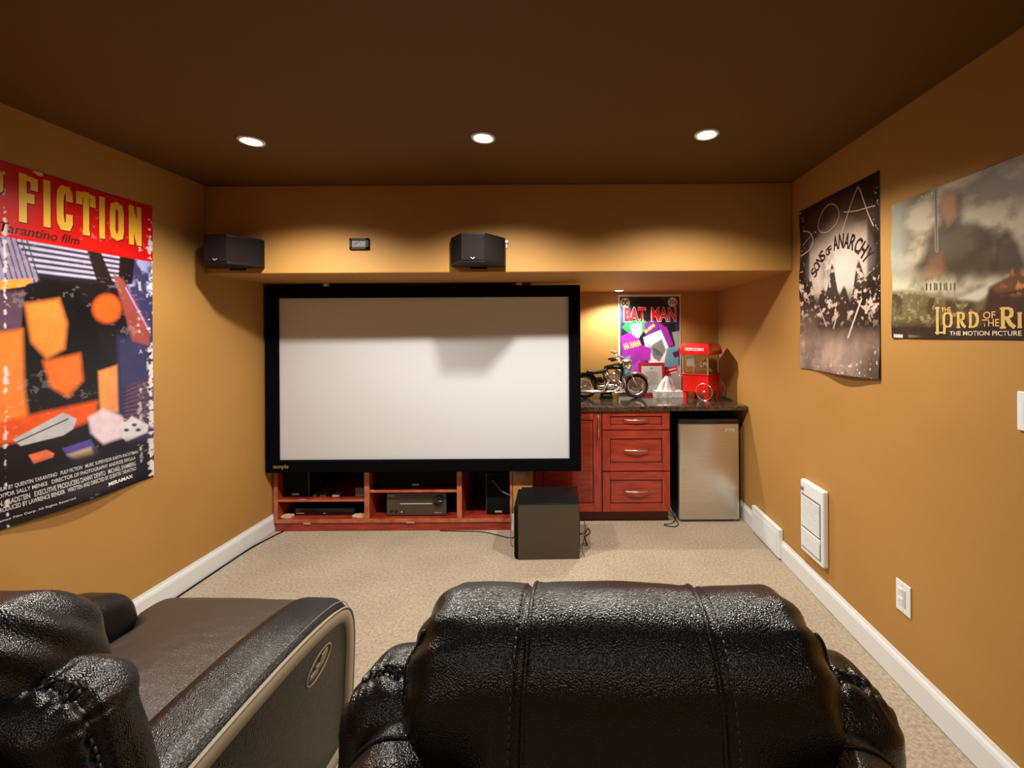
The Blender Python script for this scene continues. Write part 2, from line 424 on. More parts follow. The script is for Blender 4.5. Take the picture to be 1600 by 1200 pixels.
o = link('vent_grille', fin(box(-.02, .02, -.0475, -.043, .004, .016, .001)), m_silver, t)
for i, (a, b, lb) in enumerate(((-1.925, -1.895, 'small dark adapter beside the left bookshelf speaker'), (-1.875, -1.825, 'flat dark adapter between the left speaker and grey device'))):
    small_box('power_adapter', lb, 'adapter', (a, b, 3.225, 3.29, .2365, .252), m_grey)
def cable(label, pts, r=.0028, m=m_black, name='cable'):
    o = T(name, smooth_path(pts), r, m, None, 8); tag(o, label, 'cable'); return o
cable('black cable looping behind the small devices on the upper shelf', [(-1.80, 3.30, .24), (-1.83, 3.40, .30), (-1.78, 3.50, .34), (-1.70, 3.55, .29), (-1.66, 3.40, .24)], .003)
cable('grey speaker wire crossing in front of the right bookshelf speaker', [(-.575, 3.225, .355), (-.545, 3.215, .325), (-.50, 3.205, .280), (-.455, 3.19, .262), (-.42, 3.15, .25), (-.40, 3.0, .18), (-.40, 2.95, .02), (-.38, 2.93, .004)], .0028, m_grey)
cable('thin black cable on the carpet from cabinet to subwoofer', [(-.95, 3.165, .004), (-.75, 3.155, .004), (-.62, 3.14, .004), (-.50, 3.085, .004), (-.42, 3.05, .004), (-.385, 3.06, .006), (-.35, 3.10, .02), (-.30, 3.085, .05)], .003)
cable('black cable lying along the left baseboard on carpet', [(XL + .022, .9, .005), (XL + .022, 1.8, .005), (XL + .023, 2.6, .005), (XL + .028, 2.9, .005), (XL + .06, 3.08, .005), (XL + .085, 3.17, .005)], .005)

# plate on the column
def wall_plate(label, name, M, w, h, kind, m=m_white):
    t = thing(name, label, 'wall plate'); t.matrix_world = M
    B('plate', (-w / 2, w / 2, -.006, 0, -h / 2, h / 2), m, t, bev=.0025)
    if kind == 'outlet':
        B('rocker', (.002, .014, -.0085, -.005, -h * .28, h * .28), m_offw, t, bev=.001)
        for s in (-1, 1):
            q = B('socket', (-w * .34, -w * .02, -.008, -.005, s * h * .16 - .014, s * h * .16 + .014), m, t, bev=.001)
            for x in (-.018, -.010): B('slot', (x - .0008, x + .0008, -.0085, -.0075, s * h * .16 - .004, s * h * .16 + .005), m_grey, q, bev=0)
    elif kind == 'switch':
        B('rocker', (-.016, .016, -.011, -.005, -.033, .033), m_offw, t, bev=.002)
    else:
        B('insert', (-w * .4, w * .4, -.008, -.005, -h * .3, h * .25), m_grey, t, bev=.001)
        T('terminal', [(-.02, -.008, -.004), (-.02, -.016, -.004)], .005, m_steel, t)
        T('terminal', [(.02, -.008, -.004), (.02, -.016, -.004)], .005, m_steel, t)
    for z in (-h * .42, h * .42):
        link('screw', fin(lathe([(.003, 0), (.003, .001), (0, .0012)], 10, Matrix.Translation((0, -.006, z)) @ Matrix.Rotation(R(90), 4, 'X'))), m_offw, t)
    return t
wall_plate('grey cable plate on the narrow wall column beside media cabinet', 'cable_plate', Matrix.Translation((CPX0 + .068, 3.170, .425)), .10, .045, 'cable', m_grey)
MR = Matrix.Rotation(R(-90), 4, 'Z')  # faces -X when its front was -Y
wall_plate('white outlet plate low on the right wall above baseboard', 'wall_outlet', Matrix.Translation((XR, 1.748, .369)) @ MR, .076, .125, 'outlet')
wall_plate('white rocker light switch on the right wall below fantasy poster', 'light_switch', Matrix.Translation((XR, 1.262, 1.214)) @ MR, .076, .118, 'switch')

# ------------------------------------------------------------------ base cabinet, counter, fridge
def bar_handle(parent, x0, x1, z, y, vertical=False, m=m_steel):
    n = 14; pts = []
    for i in range(n + 1):
        s = i / n; a = x0 + (x1 - x0) * s; out = .030 * (math.sin(math.pi * s)) ** .6
        pts.append((z, y - out, a) if vertical else (a, y - out, z))
    rad = [.0035 + .003 * math.sin(math.pi * i / n) for i in range(n + 1)]
    T('handle', pts, .005, m, parent, 10, radii=rad)
def shaker(parent, name, x0, x1, z0, z1, y, fr=.062, frz=None):
    frz = frz or fr
    d = link(name, fin(box(x0 + fr - .002, x1 - fr + .002, y + .010, y + .018, z0 + frz - .002, z1 - frz + .002)), m_cherryh, parent)
    B('stile', (x0, x0 + fr, y, y + .02, z0, z1), m_cherry, d, bev=.002)
    B('stile', (x1 - fr, x1, y, y + .02, z0, z1), m_cherry, d, bev=.002)
    B('rail', (x0 + fr, x1 - fr, y, y + .02, z0, z0 + frz), m_cherryh, d, bev=.002)
    B('rail', (x0 + fr, x1 - fr, y, y + .02, z1 - frz, z1), m_cherryh, d, bev=.002)
    bm = bmesh.new(); g = .007
    for q in ((x0 + fr, x1 - fr, z0 + frz, z0 + frz + g), (x0 + fr, x1 - fr, z1 - frz - g, z1 - frz), (x0 + fr, x0 + fr + g, z0 + frz, z1 - frz), (x1 - fr - g, x1 - fr, z0 + frz, z1 - frz)):
        box(q[0], q[1], y + .008, y + .012, q[2], q[3], bm=bm)
    link('glazed_groove', fin(bm), m_groove, d)
    return d
def build_base():
    t = thing('base_cabinet', 'cherry wood base cabinet with one door and three drawers', 'cabinet', (.26, 3.55, 0))
    def rel(x0, x1, y0, y1, z0, z1): return (x0 - .26, x1 - .26, y0 - 3.55, y1 - 3.55, z0, z1)
    Xa, Xb = -.262, .775
    B('side_panel', rel(Xa, Xa + .018, 3.29, 3.88, .0, .858), m_cherry, t)
    B('side_panel', rel(Xb - .018, Xb, 3.29, 3.88, .085, .858), m_cherry, t)
    B('body', rel(Xa + .018, Xb - .018, 3.295, 3.88, .085, .855), m_groove, t)
    B('kick_board', rel(Xa + .018, Xb - .002, 3.335, 3.86, 0, .09), mat('dark_cherry', (.10, .012, .006), .4), t)
    y = 3.27 - 3.55
    d = shaker(t, 'door', Xa + .002 - .26, .253 - .26, .093, .858, y)
    bar_handle(d, .645, .848, .229 - .26, y, True)
    for z0, z1, f in ((.718, .858, .036), (.404, .710, .060), (.093, .396, .060)):
        d = shaker(t, 'drawer', .260 - .26, Xb - .26, z0, z1, y, .058, f)
        bar_handle(d, .415 - .26, .615 - .26, (z0 + z1) / 2 + .008, y)
build_base()
def build_counter():
    bm = box(CPX1 + .002, XR - .002, 3.245, YB - .002, .860, .900, bev=.012, seg=4)
    o = link('countertop', fin(bm), m_granite, None, False); tag(o, 'dark glossy granite countertop over cherry cabinet and small fridge', 'countertop')
build_counter()
def build_fridge():
    t = thing('mini_fridge', 'small stainless steel fridge tucked under the granite counter', 'refrigerator', (1.079, 3.55, 0))
    B('cabinet_body', (-.228, .228, -.205, .27, .02, .792), m_black, t, bev=.006)
    bm = box(-.232, .232, -.262, -.212, .018, .755, .010, 3)
    link('door', fin(bm), m_fridge, t)
    B('door_gasket', (-.225, .225, -.213, -.203, .03, .75), m_grey, t, bev=.001)
    B('top_trim', (-.232, .232, -.258, -.18, .757, .790), m_gloss, t, bev=.006)
    b = B('badge', (.125, .195, -.2645, -.260, .692, .716), m_silver, t, bev=.001)
    o = link('badge_lettering', text_mesh('Danby', .020, .0005), m_grey, b); o.matrix_local = Matrix.Translation((.13, -.2650, .697)) @ Matrix.Rotation(R(90), 4, 'X')
    for x in (-.19, .19):
        for y in (-.19, .23): link('foot', fin(lathe([(.018, 0), (.018, .02), (0, .022)], 16)), m_black, t).location = (x, y, 0)
build_fridge()

def build_sub():
    t = thing('subwoofer', 'charcoal cube subwoofer standing on the carpet in front of column', 'subwoofer', (-.135, 2.915, 0), R(1.5))
    B('cabinet', (-.195, .200, -.155, .155, .0, .355), m_char, t, bev=.003)
    me = rbox((-.205, 0, .178), (.035, .305, .345), .014, (6, 20, 20))
    link('side_grille', me, m_grille, t, True)
    B('top_plate', (-.196, .201, -.156, .156, .352, .358), m_gloss, t, bev=.002)
    B('amplifier_panel', (.198, .206, -.10, .12, .06, .30), m_black, t, bev=.002)
    T('input_plug', [(.206, -.02, .10), (.235, -.02, .10)], .007, mat('red_rubber', (.45, .01, .02), .4), t)
build_sub()
T1 = cable('thin cable hanging behind the subwoofer down to carpet', [(.085, 2.93, .22), (.11, 2.90, .16), (.10, 2.84, .10), (.085, 2.80, .05), (.10, 2.78, .006)], .0022)
cable('looped black cable with red plug beside the subwoofer', [(.108, 2.90, .10), (.13, 2.91, .13), (.145, 2.93, .09), (.11, 2.94, .06), (.125, 2.93, .01), (.115, 3.02, .005)], .004)
cable('black power cord curling beside the fridge on the carpet', [(.79, 3.50, .04), (.80, 3.36, .10), (.835, 3.33, .06), (.80, 3.28, .005), (.72, 3.24, .005), (.79, 3.21, .005), (.83, 3.25, .005), (.825, 3.34, .02), (.828, 3.5, .06)], .0032)

# ------------------------------------------------------------------ soffit speakers and sensor
def bipole(xc, label, shift=0.0):
    t = thing('surround_speaker', label, 'speaker', (xc, YS, 1.86))
    pl = [(-.162, 0), (.162, 0), (.162, -.035), (.066 + shift, -.168), (-.066 + shift, -.168), (-.162, -.035)]
    link('enclosure', fin(prism(pl, 0.0, .170, bev=.004)), m_black, t)
    g = [(-.158, -.041), (-.068 + shift, -.166), (-.064 + shift, -.172), (.064 + shift, -.172), (.068 + shift, -.166), (.158, -.041), (.14, -.035), (0, -.06), (-.14, -.035)]
    link('grille', fin(prism(g, .014, .160, bev=.002)), mat('brown_black_speaker_cloth', (.012, .008, .008), .85, spec=.12, bump=(900, .4, .001)), t)
    me = prism([(-.010, .004), (0, -.004), (.010, .004), (.012, 0), (0, -.009), (-.012, 0)], .172, .174, M_XZ)
    link('badge', fin(me), m_silver, t).location = (0, 0, .028)
    link('mounting_plate', fin(box(-.05, .05, -.004, .001, -.012, .18, .001)), m_black, t)
    return t
bipole(-.535, 'angled black speaker at the centre of the soffit face')
bipole(-1.995, 'angled black speaker in the left corner of the soffit')
w_ = thing('cable_clip', 'small white clip on the soffit beside the centre speaker', 'clip', (-.366, YS, 2.01))
link('clip_head', fin(lathe([(0, .018), (.009, .014), (.012, .006), (.010, 0)], 16, Matrix.Rotation(R(90), 4, 'X'))), m_white, w_, True)
B('clip_tail', (-.004, .003, -.008, 0, -.035, 0), m_white, w_, bev=.001)
def sensor():
    t = thing('infrared_sensor_panel', 'small black framed sensor window on the soffit face', 'sensor', (-1.257, YS, 2.004))
    for d in ((-.058, .058, -.012, 0, .022, .034), (-.058, .058, -.012, 0, -.034, -.020), (-.058, -.046, -.012, 0, -.034, .034), (.040, .058, -.012, 0, -.034, .034)):
        B('frame_bar', d, m_black, t, bev=.001)
    B('window', (-.047, .042, -.006, 0, -.022, .024), m_lcd, t, bev=0)
sensor()

# ------------------------------------------------------------------ heater and vent on the right wall
def heater():
    t = thing('wall_heater', 'white louvred wall heater low on the right wall', 'heater', (XR, 2.358, .21)); t.rotation_euler = (0, 0, R(-90))
    w, h = .109, .406
    B('cover', (-w, w, -.034, 0, 0, h), m_white, t, bev=.010, seg=3)
    B('gap_shade_panel', (-w + .018, w - .018, -.036, -.033, .028, h - .075), m_grey, t, bev=.001)  # grey behind the louvers paints in the shade of their gaps
    k = 0
    for z in [.038 + .0115 * i for i in range(7)] + [.152 + .0115 * i for i in range(15)]:
        o = B('louver', (-w + .022, w - .022, -.041, -.035, z, z + .0072), m_white, t, bev=.0008)
    B('divider_rail', (-w + .018, w - .018, -.040, -.034, .118, .140), m_white, t, bev=.002)
    link('thermostat_knob', fin(lathe([(.011, 0), (.010, .010), (0, .012)], 24, Matrix.Translation((-w + .028, -.034, h - .045)) @ Matrix.Rotation(R(90), 4, 'X'))), m_grey, t, True)
heater()
def vent():
    t = thing('baseboard_vent', 'white air return grille standing over the right baseboard', 'vent', (XR - .014, 2.93, .012)); t.rotation_euler = (0, 0, R(-90))
    w, h = .20, .185
    B('frame', (-w, w, -.016, .012, 0, h), m_white, t, bev=.004)
    B('back_plate', (-w + .025, w - .025, -.0175, -.015, .025, h - .03), m_offw, t, bev=.0005)
    for i in range(12):
        z = .028 + i * .0108
        B('slat', (-w + .026, w - .026, -.020, -.016, z, z + .005), m_white, t, bev=.0006)
    for x in (-w + .012, w - .012):
        link('screw', fin(lathe([(.004, 0), (.003, .001), (0, .0015)], 10, Matrix.Translation((x, -.016, h / 2)) @ Matrix.Rotation(R(90), 4, 'X'))), m_offw, t)
vent()
# ------------------------------------------------------------------ recliners
def leather_wob(p, n, a=.0022, f=26, seed=1):
    return p + n * (a * wob(p, f, seed))[:, None]
BK_K = 1.7
BK_S, BK_R, BK_C = (.73 * BK_K, .26, .66), .126, (0, 0, .674)
def back_fn(p, n, u):
    q = p.copy(); x = p[:, 0] / BK_K; z = p[:, 2]; y = p[:, 1]; p = np.stack([x, y, z], 1)
    top = np.clip((z + .1) / .4, 0, 1)
    q[:, 0] = x * (1 - .055 * top ** 2)
    # three upholstered panels
    disp = np.zeros(len(p))
    for s in (-.158, .158):
        disp -= .007 * np.exp(-((x - s) / .007) ** 2) + .003 * np.exp(-((x - s) / .03) ** 2)
        disp += .003 * np.exp(-((x - s - np.sign(s) * -.012) / .007) ** 2)
    disp += .003 * np.cos(x / .158 * math.pi / 2) ** 2
    disp *= np.clip(1.2 - np.abs(n[:, 0]) * 1.6, 0, 1)
    # gathered corners
    corner = np.clip((np.abs(x) - .24) / .1, 0, 1) * np.clip((z - .12) / .15, 0, 1)
    disp += corner * .0035 * np.sin(y * 95 + z * 60 + np.sign(x))
    disp += .0025 * wob(p, 10, 5) + .0008 * wob(p, 40, 6)
    q += n * disp[:, None]
    # side seam
    # recline: the top leans towards the rear, belly bulges
    q[:, 1] += -.10 * np.clip((z + .33) / .66, 0, 1.2) + .0
    q[:, 1] += -.045 * np.exp(-((z - .02) / .16) ** 2) * np.clip(-n[:, 1], 0, 1)
    q[:, 2] -= .006 * (x / .3) ** 2 * np.clip(n[:, 2], 0, 1)
    return q
def surf_path(fn, c, s, r, pts):
    """points on the plain box -> points on the reshaped surface"""
    half = np.array(s) / 2
    p, n = rb_map(np.array(pts, float), half, r)
    return [tuple(a) for a in (fn(p, n, None) + np.array(c))]
def stitches(name, path, parent, r=.0016, dash=.008, gap=.005, m=None, off=(0, 0, 0)):
    P = [Vector(a) + Vector(off) for a in path]; bm = bmesh.new()
    L = [0]
    for a, b in zip(P, P[1:]): L.append(L[-1] + (b - a).length)
    def at(s):
        for i in range(len(L) - 1):
            if L[i + 1] >= s: return P[i].lerp(P[i + 1], (s - L[i]) / max(1e-9, L[i + 1] - L[i]))
        return P[-1]
    s = 0
    while s + dash < L[-1]:
        tube_bm([at(s), at(s + dash)], r, 5, bm); s += dash + gap
    return link(name, fin(bm), m or m_threadd, parent, True, kind='stuff')
ARM_PROF = [(-.47, .06), (.36, .06), (.385, .18), (.40, .30), (.405, .40), (.395, .47), (.37, .515), (.33, .543), (.27, .560), (.18, .572), (.05, .578), (-.10, .575), (-.28, .565), (-.47, .55)]
def offset_poly(P, d):
    P = np.array(P); n = len(P); out = []
    for i in range(n):
        a = P[(i - 1) % n]; b = P[i]; c = P[(i + 1) % n]
        e1 = (b - a) / np.linalg.norm(b - a); e2 = (c - b) / np.linalg.norm(c - b)
        n1 = np.array((-e1[1], e1[0])); n2 = np.array((-e2[1], e2[0])); m = n1 + n2; L = np.linalg.norm(m); m /= L
        k = d / max(.35, (m @ n1)); out.append(b + m * k)
    return [tuple(q) for q in out]
def smooth_prof(P, k=4):
    # keep bottom straight, smooth the rest
    head = P[:2]; rest = smooth_path([(a, b, 0) for a, b in P[1:]], k)
    return [P[0]] + [(a, b) for a, b, _ in rest]
AP = smooth_prof([(a + (.03 if a > 0 else 0), b + (.04 if b > .2 else 0)) for a, b in ARM_PROF])
def rounded_extrude(prof, x0, x1, r, k=6, wobble=0):
    rings = []
    sl = []
    for i in range(k + 1):
        a = math.pi / 2 * i / k; sl.append((x0 + r * (1 - math.sin(a)), r * (1 - math.cos(a))))
    sl = [(x0 + r - r * math.sin(math.pi / 2 * (1 - i / k)), r - r * math.cos(math.pi / 2 * (1 - i / k))) for i in range(k + 1)]
    mid = [(x0 + r + (x1 - x0 - 2 * r) * j / 6, 0) for j in range(1, 6)]
    sr = [(x0 + x1 - x, d) for x, d in sl[::-1]]
    bm = bmesh.new(); prev = None
    for x, d in sl + mid + sr:
        ring = [bm.verts.new((x, a, b)) for a, b in offset_poly(prof, d)]
        if prev:
            for i in range(len(ring)): bm.faces.new((prev[i], prev[(i + 1) % len(ring)], ring[(i + 1) % len(ring)], ring[i]))
        else: bm.faces.new(ring)
        prev = ring
    bm.faces.new(prev); return bm
def slab(prof, x0, x1, bev=.006):
    return fin(prism(prof, x0, x1, M_YZ, bev=bev))
def ring_slab(outer, inner, x0, x1):
    bm = bmesh.new(); n = len(outer)
    def mk(P, x): return [bm.verts.new((x, a, b)) for a, b in P]
    prof = [(outer, x0), (offset_poly(outer, .000), x1 - .006), (offset_poly(outer, .006), x1), (offset_poly(inner, -.008), x1), (inner, x1 - .010), (inner, x0)]
    rs = [mk(P, x) for P, x in prof]
    for A, Bq in zip(rs, rs[1:] + rs[:1]):
        for i in range(n): bm.faces.new((A[i], A[(i + 1) % n], Bq[(i + 1) % n], Bq[i]))
    return fin(bm)
def ellipse(cx, cy, a, b, rot, n=28):
    c, s = math.cos(rot), math.sin(rot)
    return [(cx + a * math.cos(t) * c - b * math.sin(t) * s, cy + a * math.cos(t) * s + b * math.sin(t) * c) for t in [2 * math.pi * i / n for i in range(n)]]
def make_recliner():
    t = thing('leather_recliner', 'x', 'recliner')
    YB0 = -.345
    # base and feet
    B('base', (-.27, .27, -.44, .34, .04, .30), m_black, t, bev=.02, seg=3)
    for x in (-.40, .40):
        for y in (-.38, .30):
            link('foot', fin(lathe([(.022, 0), (.028, .03), (.028, .06), (0, .06)], 16)), m_black, t).location = (x, y, 0)
    # seat cushion with T-shaped front
    def seat_fn(p, n, u):
        q = p.copy(); f = np.clip((p[:, 1] - .20) / .10, 0, 1)
        q[:, 0] *= (1 + .28 * f * f * (3 - 2 * f))
        q += n * (.004 * wob(p, 11, 8) + .0012 * wob(p, 60, 9))[:, None]
        dome = np.clip(n[:, 2], 0, 1) * (.022 * np.cos(p[:, 0] / .27 * 1.4) * np.cos(p[:, 1] / .38 * 1.3))
        q[:, 2] += dome
        # creases near the arms
        for sx, sy, ang, L in ((.20, -.02, .9, .05), (.22, .06, -.3, .06), (-.18, .1, .5, .05)):
            dx = p[:, 0] - sx; dy = p[:, 1] - sy; c, s = math.cos(ang), math.sin(ang)
            a = dx * c + dy * s; b = -dx * s + dy * c
            q[:, 2] -= .003 * np.exp(-(b / .004) ** 2) * np.exp(-(a / L) ** 2) * np.clip(n[:, 2], 0, 1)
        return q
    link('seat', rbox((0, .15, .392), (.545, .80, .17), .065, (70, 90, 22), seat_fn), m_leather_seat, t, True)
    link('footrest', rbox((0, .475, .20), (.58, .07, .24), .03, (30, 8, 16), lambda p, n, u: leather_wob(p, n, .002, 20)), m_leather, t, True)
    # backrest
    b = link('backrest', rbox((BK_C[0], YB0 + .10, BK_C[2]), BK_S, BK_R, (110, 44, 84), back_fn), m_leather, t, True)
    C = (0, YB0 + .10, BK_C[2]); hy, hz = BK_S[1] / 2, BK_S[2] / 2
    def over(x, a0=-.2, a1=.32):
        x = x * BK_K
        pts = [(x, -hy, z) for z in np.linspace(a0, hz - .01, 30)] + [(x, y, hz) for y in np.linspace(-hy, hy, 16)] + [(x, hy, z) for z in np.linspace(hz, a1 - .3, 12)]
        return surf_path(back_fn, C, BK_S, BK_R, pts)
    for s in (-1, 1):
        T('piping', over(s * .150), .0045, m_leather, b, 8)
        stitches('stitching', over(s * .170), b, .0015, .007, .005)
        # side welt where the rear panel meets the side panel
        pts = [(s * BK_S[0] / 2, -.075, z) for z in np.linspace(-.25, hz - .06, 26)]
        arc = [(s * (BK_S[0] / 2 - .05 + .05 * math.cos(a)), -.075 + .02 * math.sin(a), hz - .08 + .08 * math.sin(a)) for a in np.linspace(0, 1.3, 10)]
        T('welt', surf_path(back_fn, C, BK_S, BK_R, pts + arc), .0042, m_leather, b, 8)
        pts2 = [(x * .995, y - .02, z) for x, y, z in pts + arc]
        stitches('stitching', surf_path(back_fn, C, BK_S, BK_R, pts2), b, .0018, .009, .006, m_threadd)
    # wings: two bolsters on each side of the back
    for s in (-1, 1):
        def wing_fn(p, n, u, s=s):
            q = p.copy(); x = p[:, 0] * s
            # shoulder slopes outward
            q[:, 2] -= np.clip(x - .0, 0, 1) ** 2 * 1.6 * np.clip(n[:, 2] + .3, 0, 1)
            q[:, 0] += s * np.clip(x, 0, .1) * 1.5 * np.clip(-(p[:, 2] - .10), 0, .14) ; q[:, 1] += np.clip(-(p[:, 2] - .10), 0, .2) * .12
            seam = np.exp(-((p[:, 1] + .018) / .010) ** 2) * np.clip(n[:, 2] + n[:, 0] * s + .1, 0, 1)
            gath = np.exp(-((p[:, 1] + .018) / .03) ** 2) * np.clip(n[:, 2] + .6, 0, 1)
            q -= n * (.012 * seam)[:, None]
            q += n * (gath * .006 * np.sin(p[:, 0] * 260 + p[:, 2] * 200 + 2 * np.sin(p[:, 0] * 90)))[:, None]
            q += n * (.004 * wob(p, 20, 11) + .0015 * wob(p, 70, 12))[:, None]
            return q
        c = (s * .352, YB0 + .015, .690)
        wg = link('wing_bolster', rbox(c, (.220, .18, .37), .062, (48, 60, 40), wing_fn), m_leather, t, True)
        ln = [(s * x, -.018 + .012 * math.sin(x * 30), .185) for x in np.linspace(-.06, .07, 14)] + [(s * .1025, -.018, z) for z in np.linspace(.10, -.12, 14)]
        stitches('stitching', surf_path(lambda p, n, u: wing_fn(p, n, u) + n * .004, c, (.220, .18, .37), .062, ln), wg, .0025, .010, .006, m_threadd)
        def low_fn(p, n, u, s=s):
            q = p.copy(); x = p[:, 0] * s
            q[:, 2] -= np.clip(x + .0, 0, 1) ** 2 * 4.0 * np.clip(n[:, 2] + .3, 0, 1)
            q += n * (.004 * wob(p, 22, 13) + .0018 * wob(p, 80, 14))[:, None]
            return q
        c2 = (s * .318, YB0 - .115, .655)
        wl = link('lower_bolster', rbox(c2, (.25, .20, .40), .085, (44, 40, 40), low_fn), m_leather, t, True)
        ln = [(s * x, .01, .2) for x in np.linspace(-.06, .08, 12)] + [(s * .125, .01, z) for z in np.linspace(.12, -.12, 12)]
        T('welt', surf_path(lambda p, n, u: low_fn(p, n, u) + n * .001, c2, (.25, .20, .40), .085, ln), .0035, m_leather, wl, 8)
    # arms
    for s in (-1, 1):
        x0, x1 = (.285, .478) if s > 0 else (-.478, -.285)
        a = link('armrest', fin(rounded_extrude(AP, x0, x1, .060)), m_leather_seat if False else m_leather, t, True)
        xo = s * .452; sg = s
        outer = offset_poly(AP, .030); inner = offset_poly(AP, .072)
        def flip(me):
            if sg < 0:
                me.transform(Matrix.Diagonal((-1, 1, 1, 1))); me.flip_normals()
            return me
        link('side_border', flip(ring_slab(outer, inner, .44, .486)), m_taupe, a, True)
        sp = link('side_panel', flip(slab(offset_poly(AP, .070), .44, .474, .003)), m_taupe, a)
        T('border_welt', [(s * .482, y, z) for y, z in offset_poly(AP, .027)[1:]], .0035, m_taupe, a, 8)
        top = [(s * .462, y, z) for y, z in offset_poly(AP, .010)[6:-1]]
        stitches('stitching', top, a, .0016, .008, .004, m_thread)
        # oval pull handle
        HCX, HCY, HA = .222, .470, 18
        ex = ellipse(HCX, HCY, .060, .029, R(HA))
        def tr(P):
            c_, q_ = math.cos(R(HA - 62)), math.sin(R(HA - 62)); return [(HCX + (a_ - .205) * c_ - (b_ - .435) * q_, HCY + (a_ - .205) * q_ + (b_ - .435) * c_) for a_, b_ in P]
        T('handle_ring', [(s * .4765, y, z) for y, z in ex], .0040, m_taupe2, sp, 8, closed=True)
        hd = link('handle_plate', flip(fin(prism(ellipse(HCX, HCY, .056, .025, R(HA)), .470, .4765, M_YZ))), m_taupe, sp)
        dark = [(.222, .452), (.232, .490), (.222, .492), (.205, .462), (.212, .455)]
        lev = [(.178, .392), (.205, .415), (.202, .425), (.218, .440), (.222, .470), (.214, .480), (.198, .458), (.202, .440), (.188, .428), (.190, .418), (.176, .402)]
        link('handle_slot', flip(fin(prism(tr(ellipse(.213, .452, .036, .018, R(62))), .4762, .4775, M_YZ))), m_groove, hd)
        link('pull_lever', flip(fin(prism(tr(lev), .4768, .482, M_YZ, bev=.001))), m_taupe2, hd)
        # stitched pocket
        arch = [(.07, .08), (.10, .20), (.14, .29), (.19, .345), (.24, .35), (.268, .31), (.272, .20), (.268, .08)]
        ap = smooth_path([(s * .476, y, z) for y, z in arch], 5)
        T('pocket_welt', ap, .002, m_taupe2, sp, 6)
        link('pocket_panel', flip(fin(prism([(q[1], q[2]) for q in ap], .473, .4752, M_YZ))), m_taupe2, sp)
        stitches('stitching', [(s * .4755, .20, .375), (s * .4755, .12, .27), (s * .4755, .02, .16), (s * .4755, -.06, .08)], sp, .0016, .009, .006, m_groove)
    return t
def copy_tree(o, parent=None):
    c = o.copy(); COL.objects.link(c)
    if parent: c.parent = parent
    for ch in list(o.children): copy_tree(ch, c)
    return c
rec = make_recliner()
rec.location = (.088, 1.08, 0); rec.rotation_euler = (0, 0, R(-1.5)); rec['label'] = 'black leather recliner on the right, seen from behind in front of the screen'
r2 = copy_tree(rec); r2.location = (-1.235, 1.08, 0); r2.rotation_euler = (0, 0, R(-2.5)); r2['label'] = 'dark leather recliner on the left with haze-lightened side panel and seat in view'
for r_ in (rec, r2): r_['group'] = 'leather recliners facing the screen'

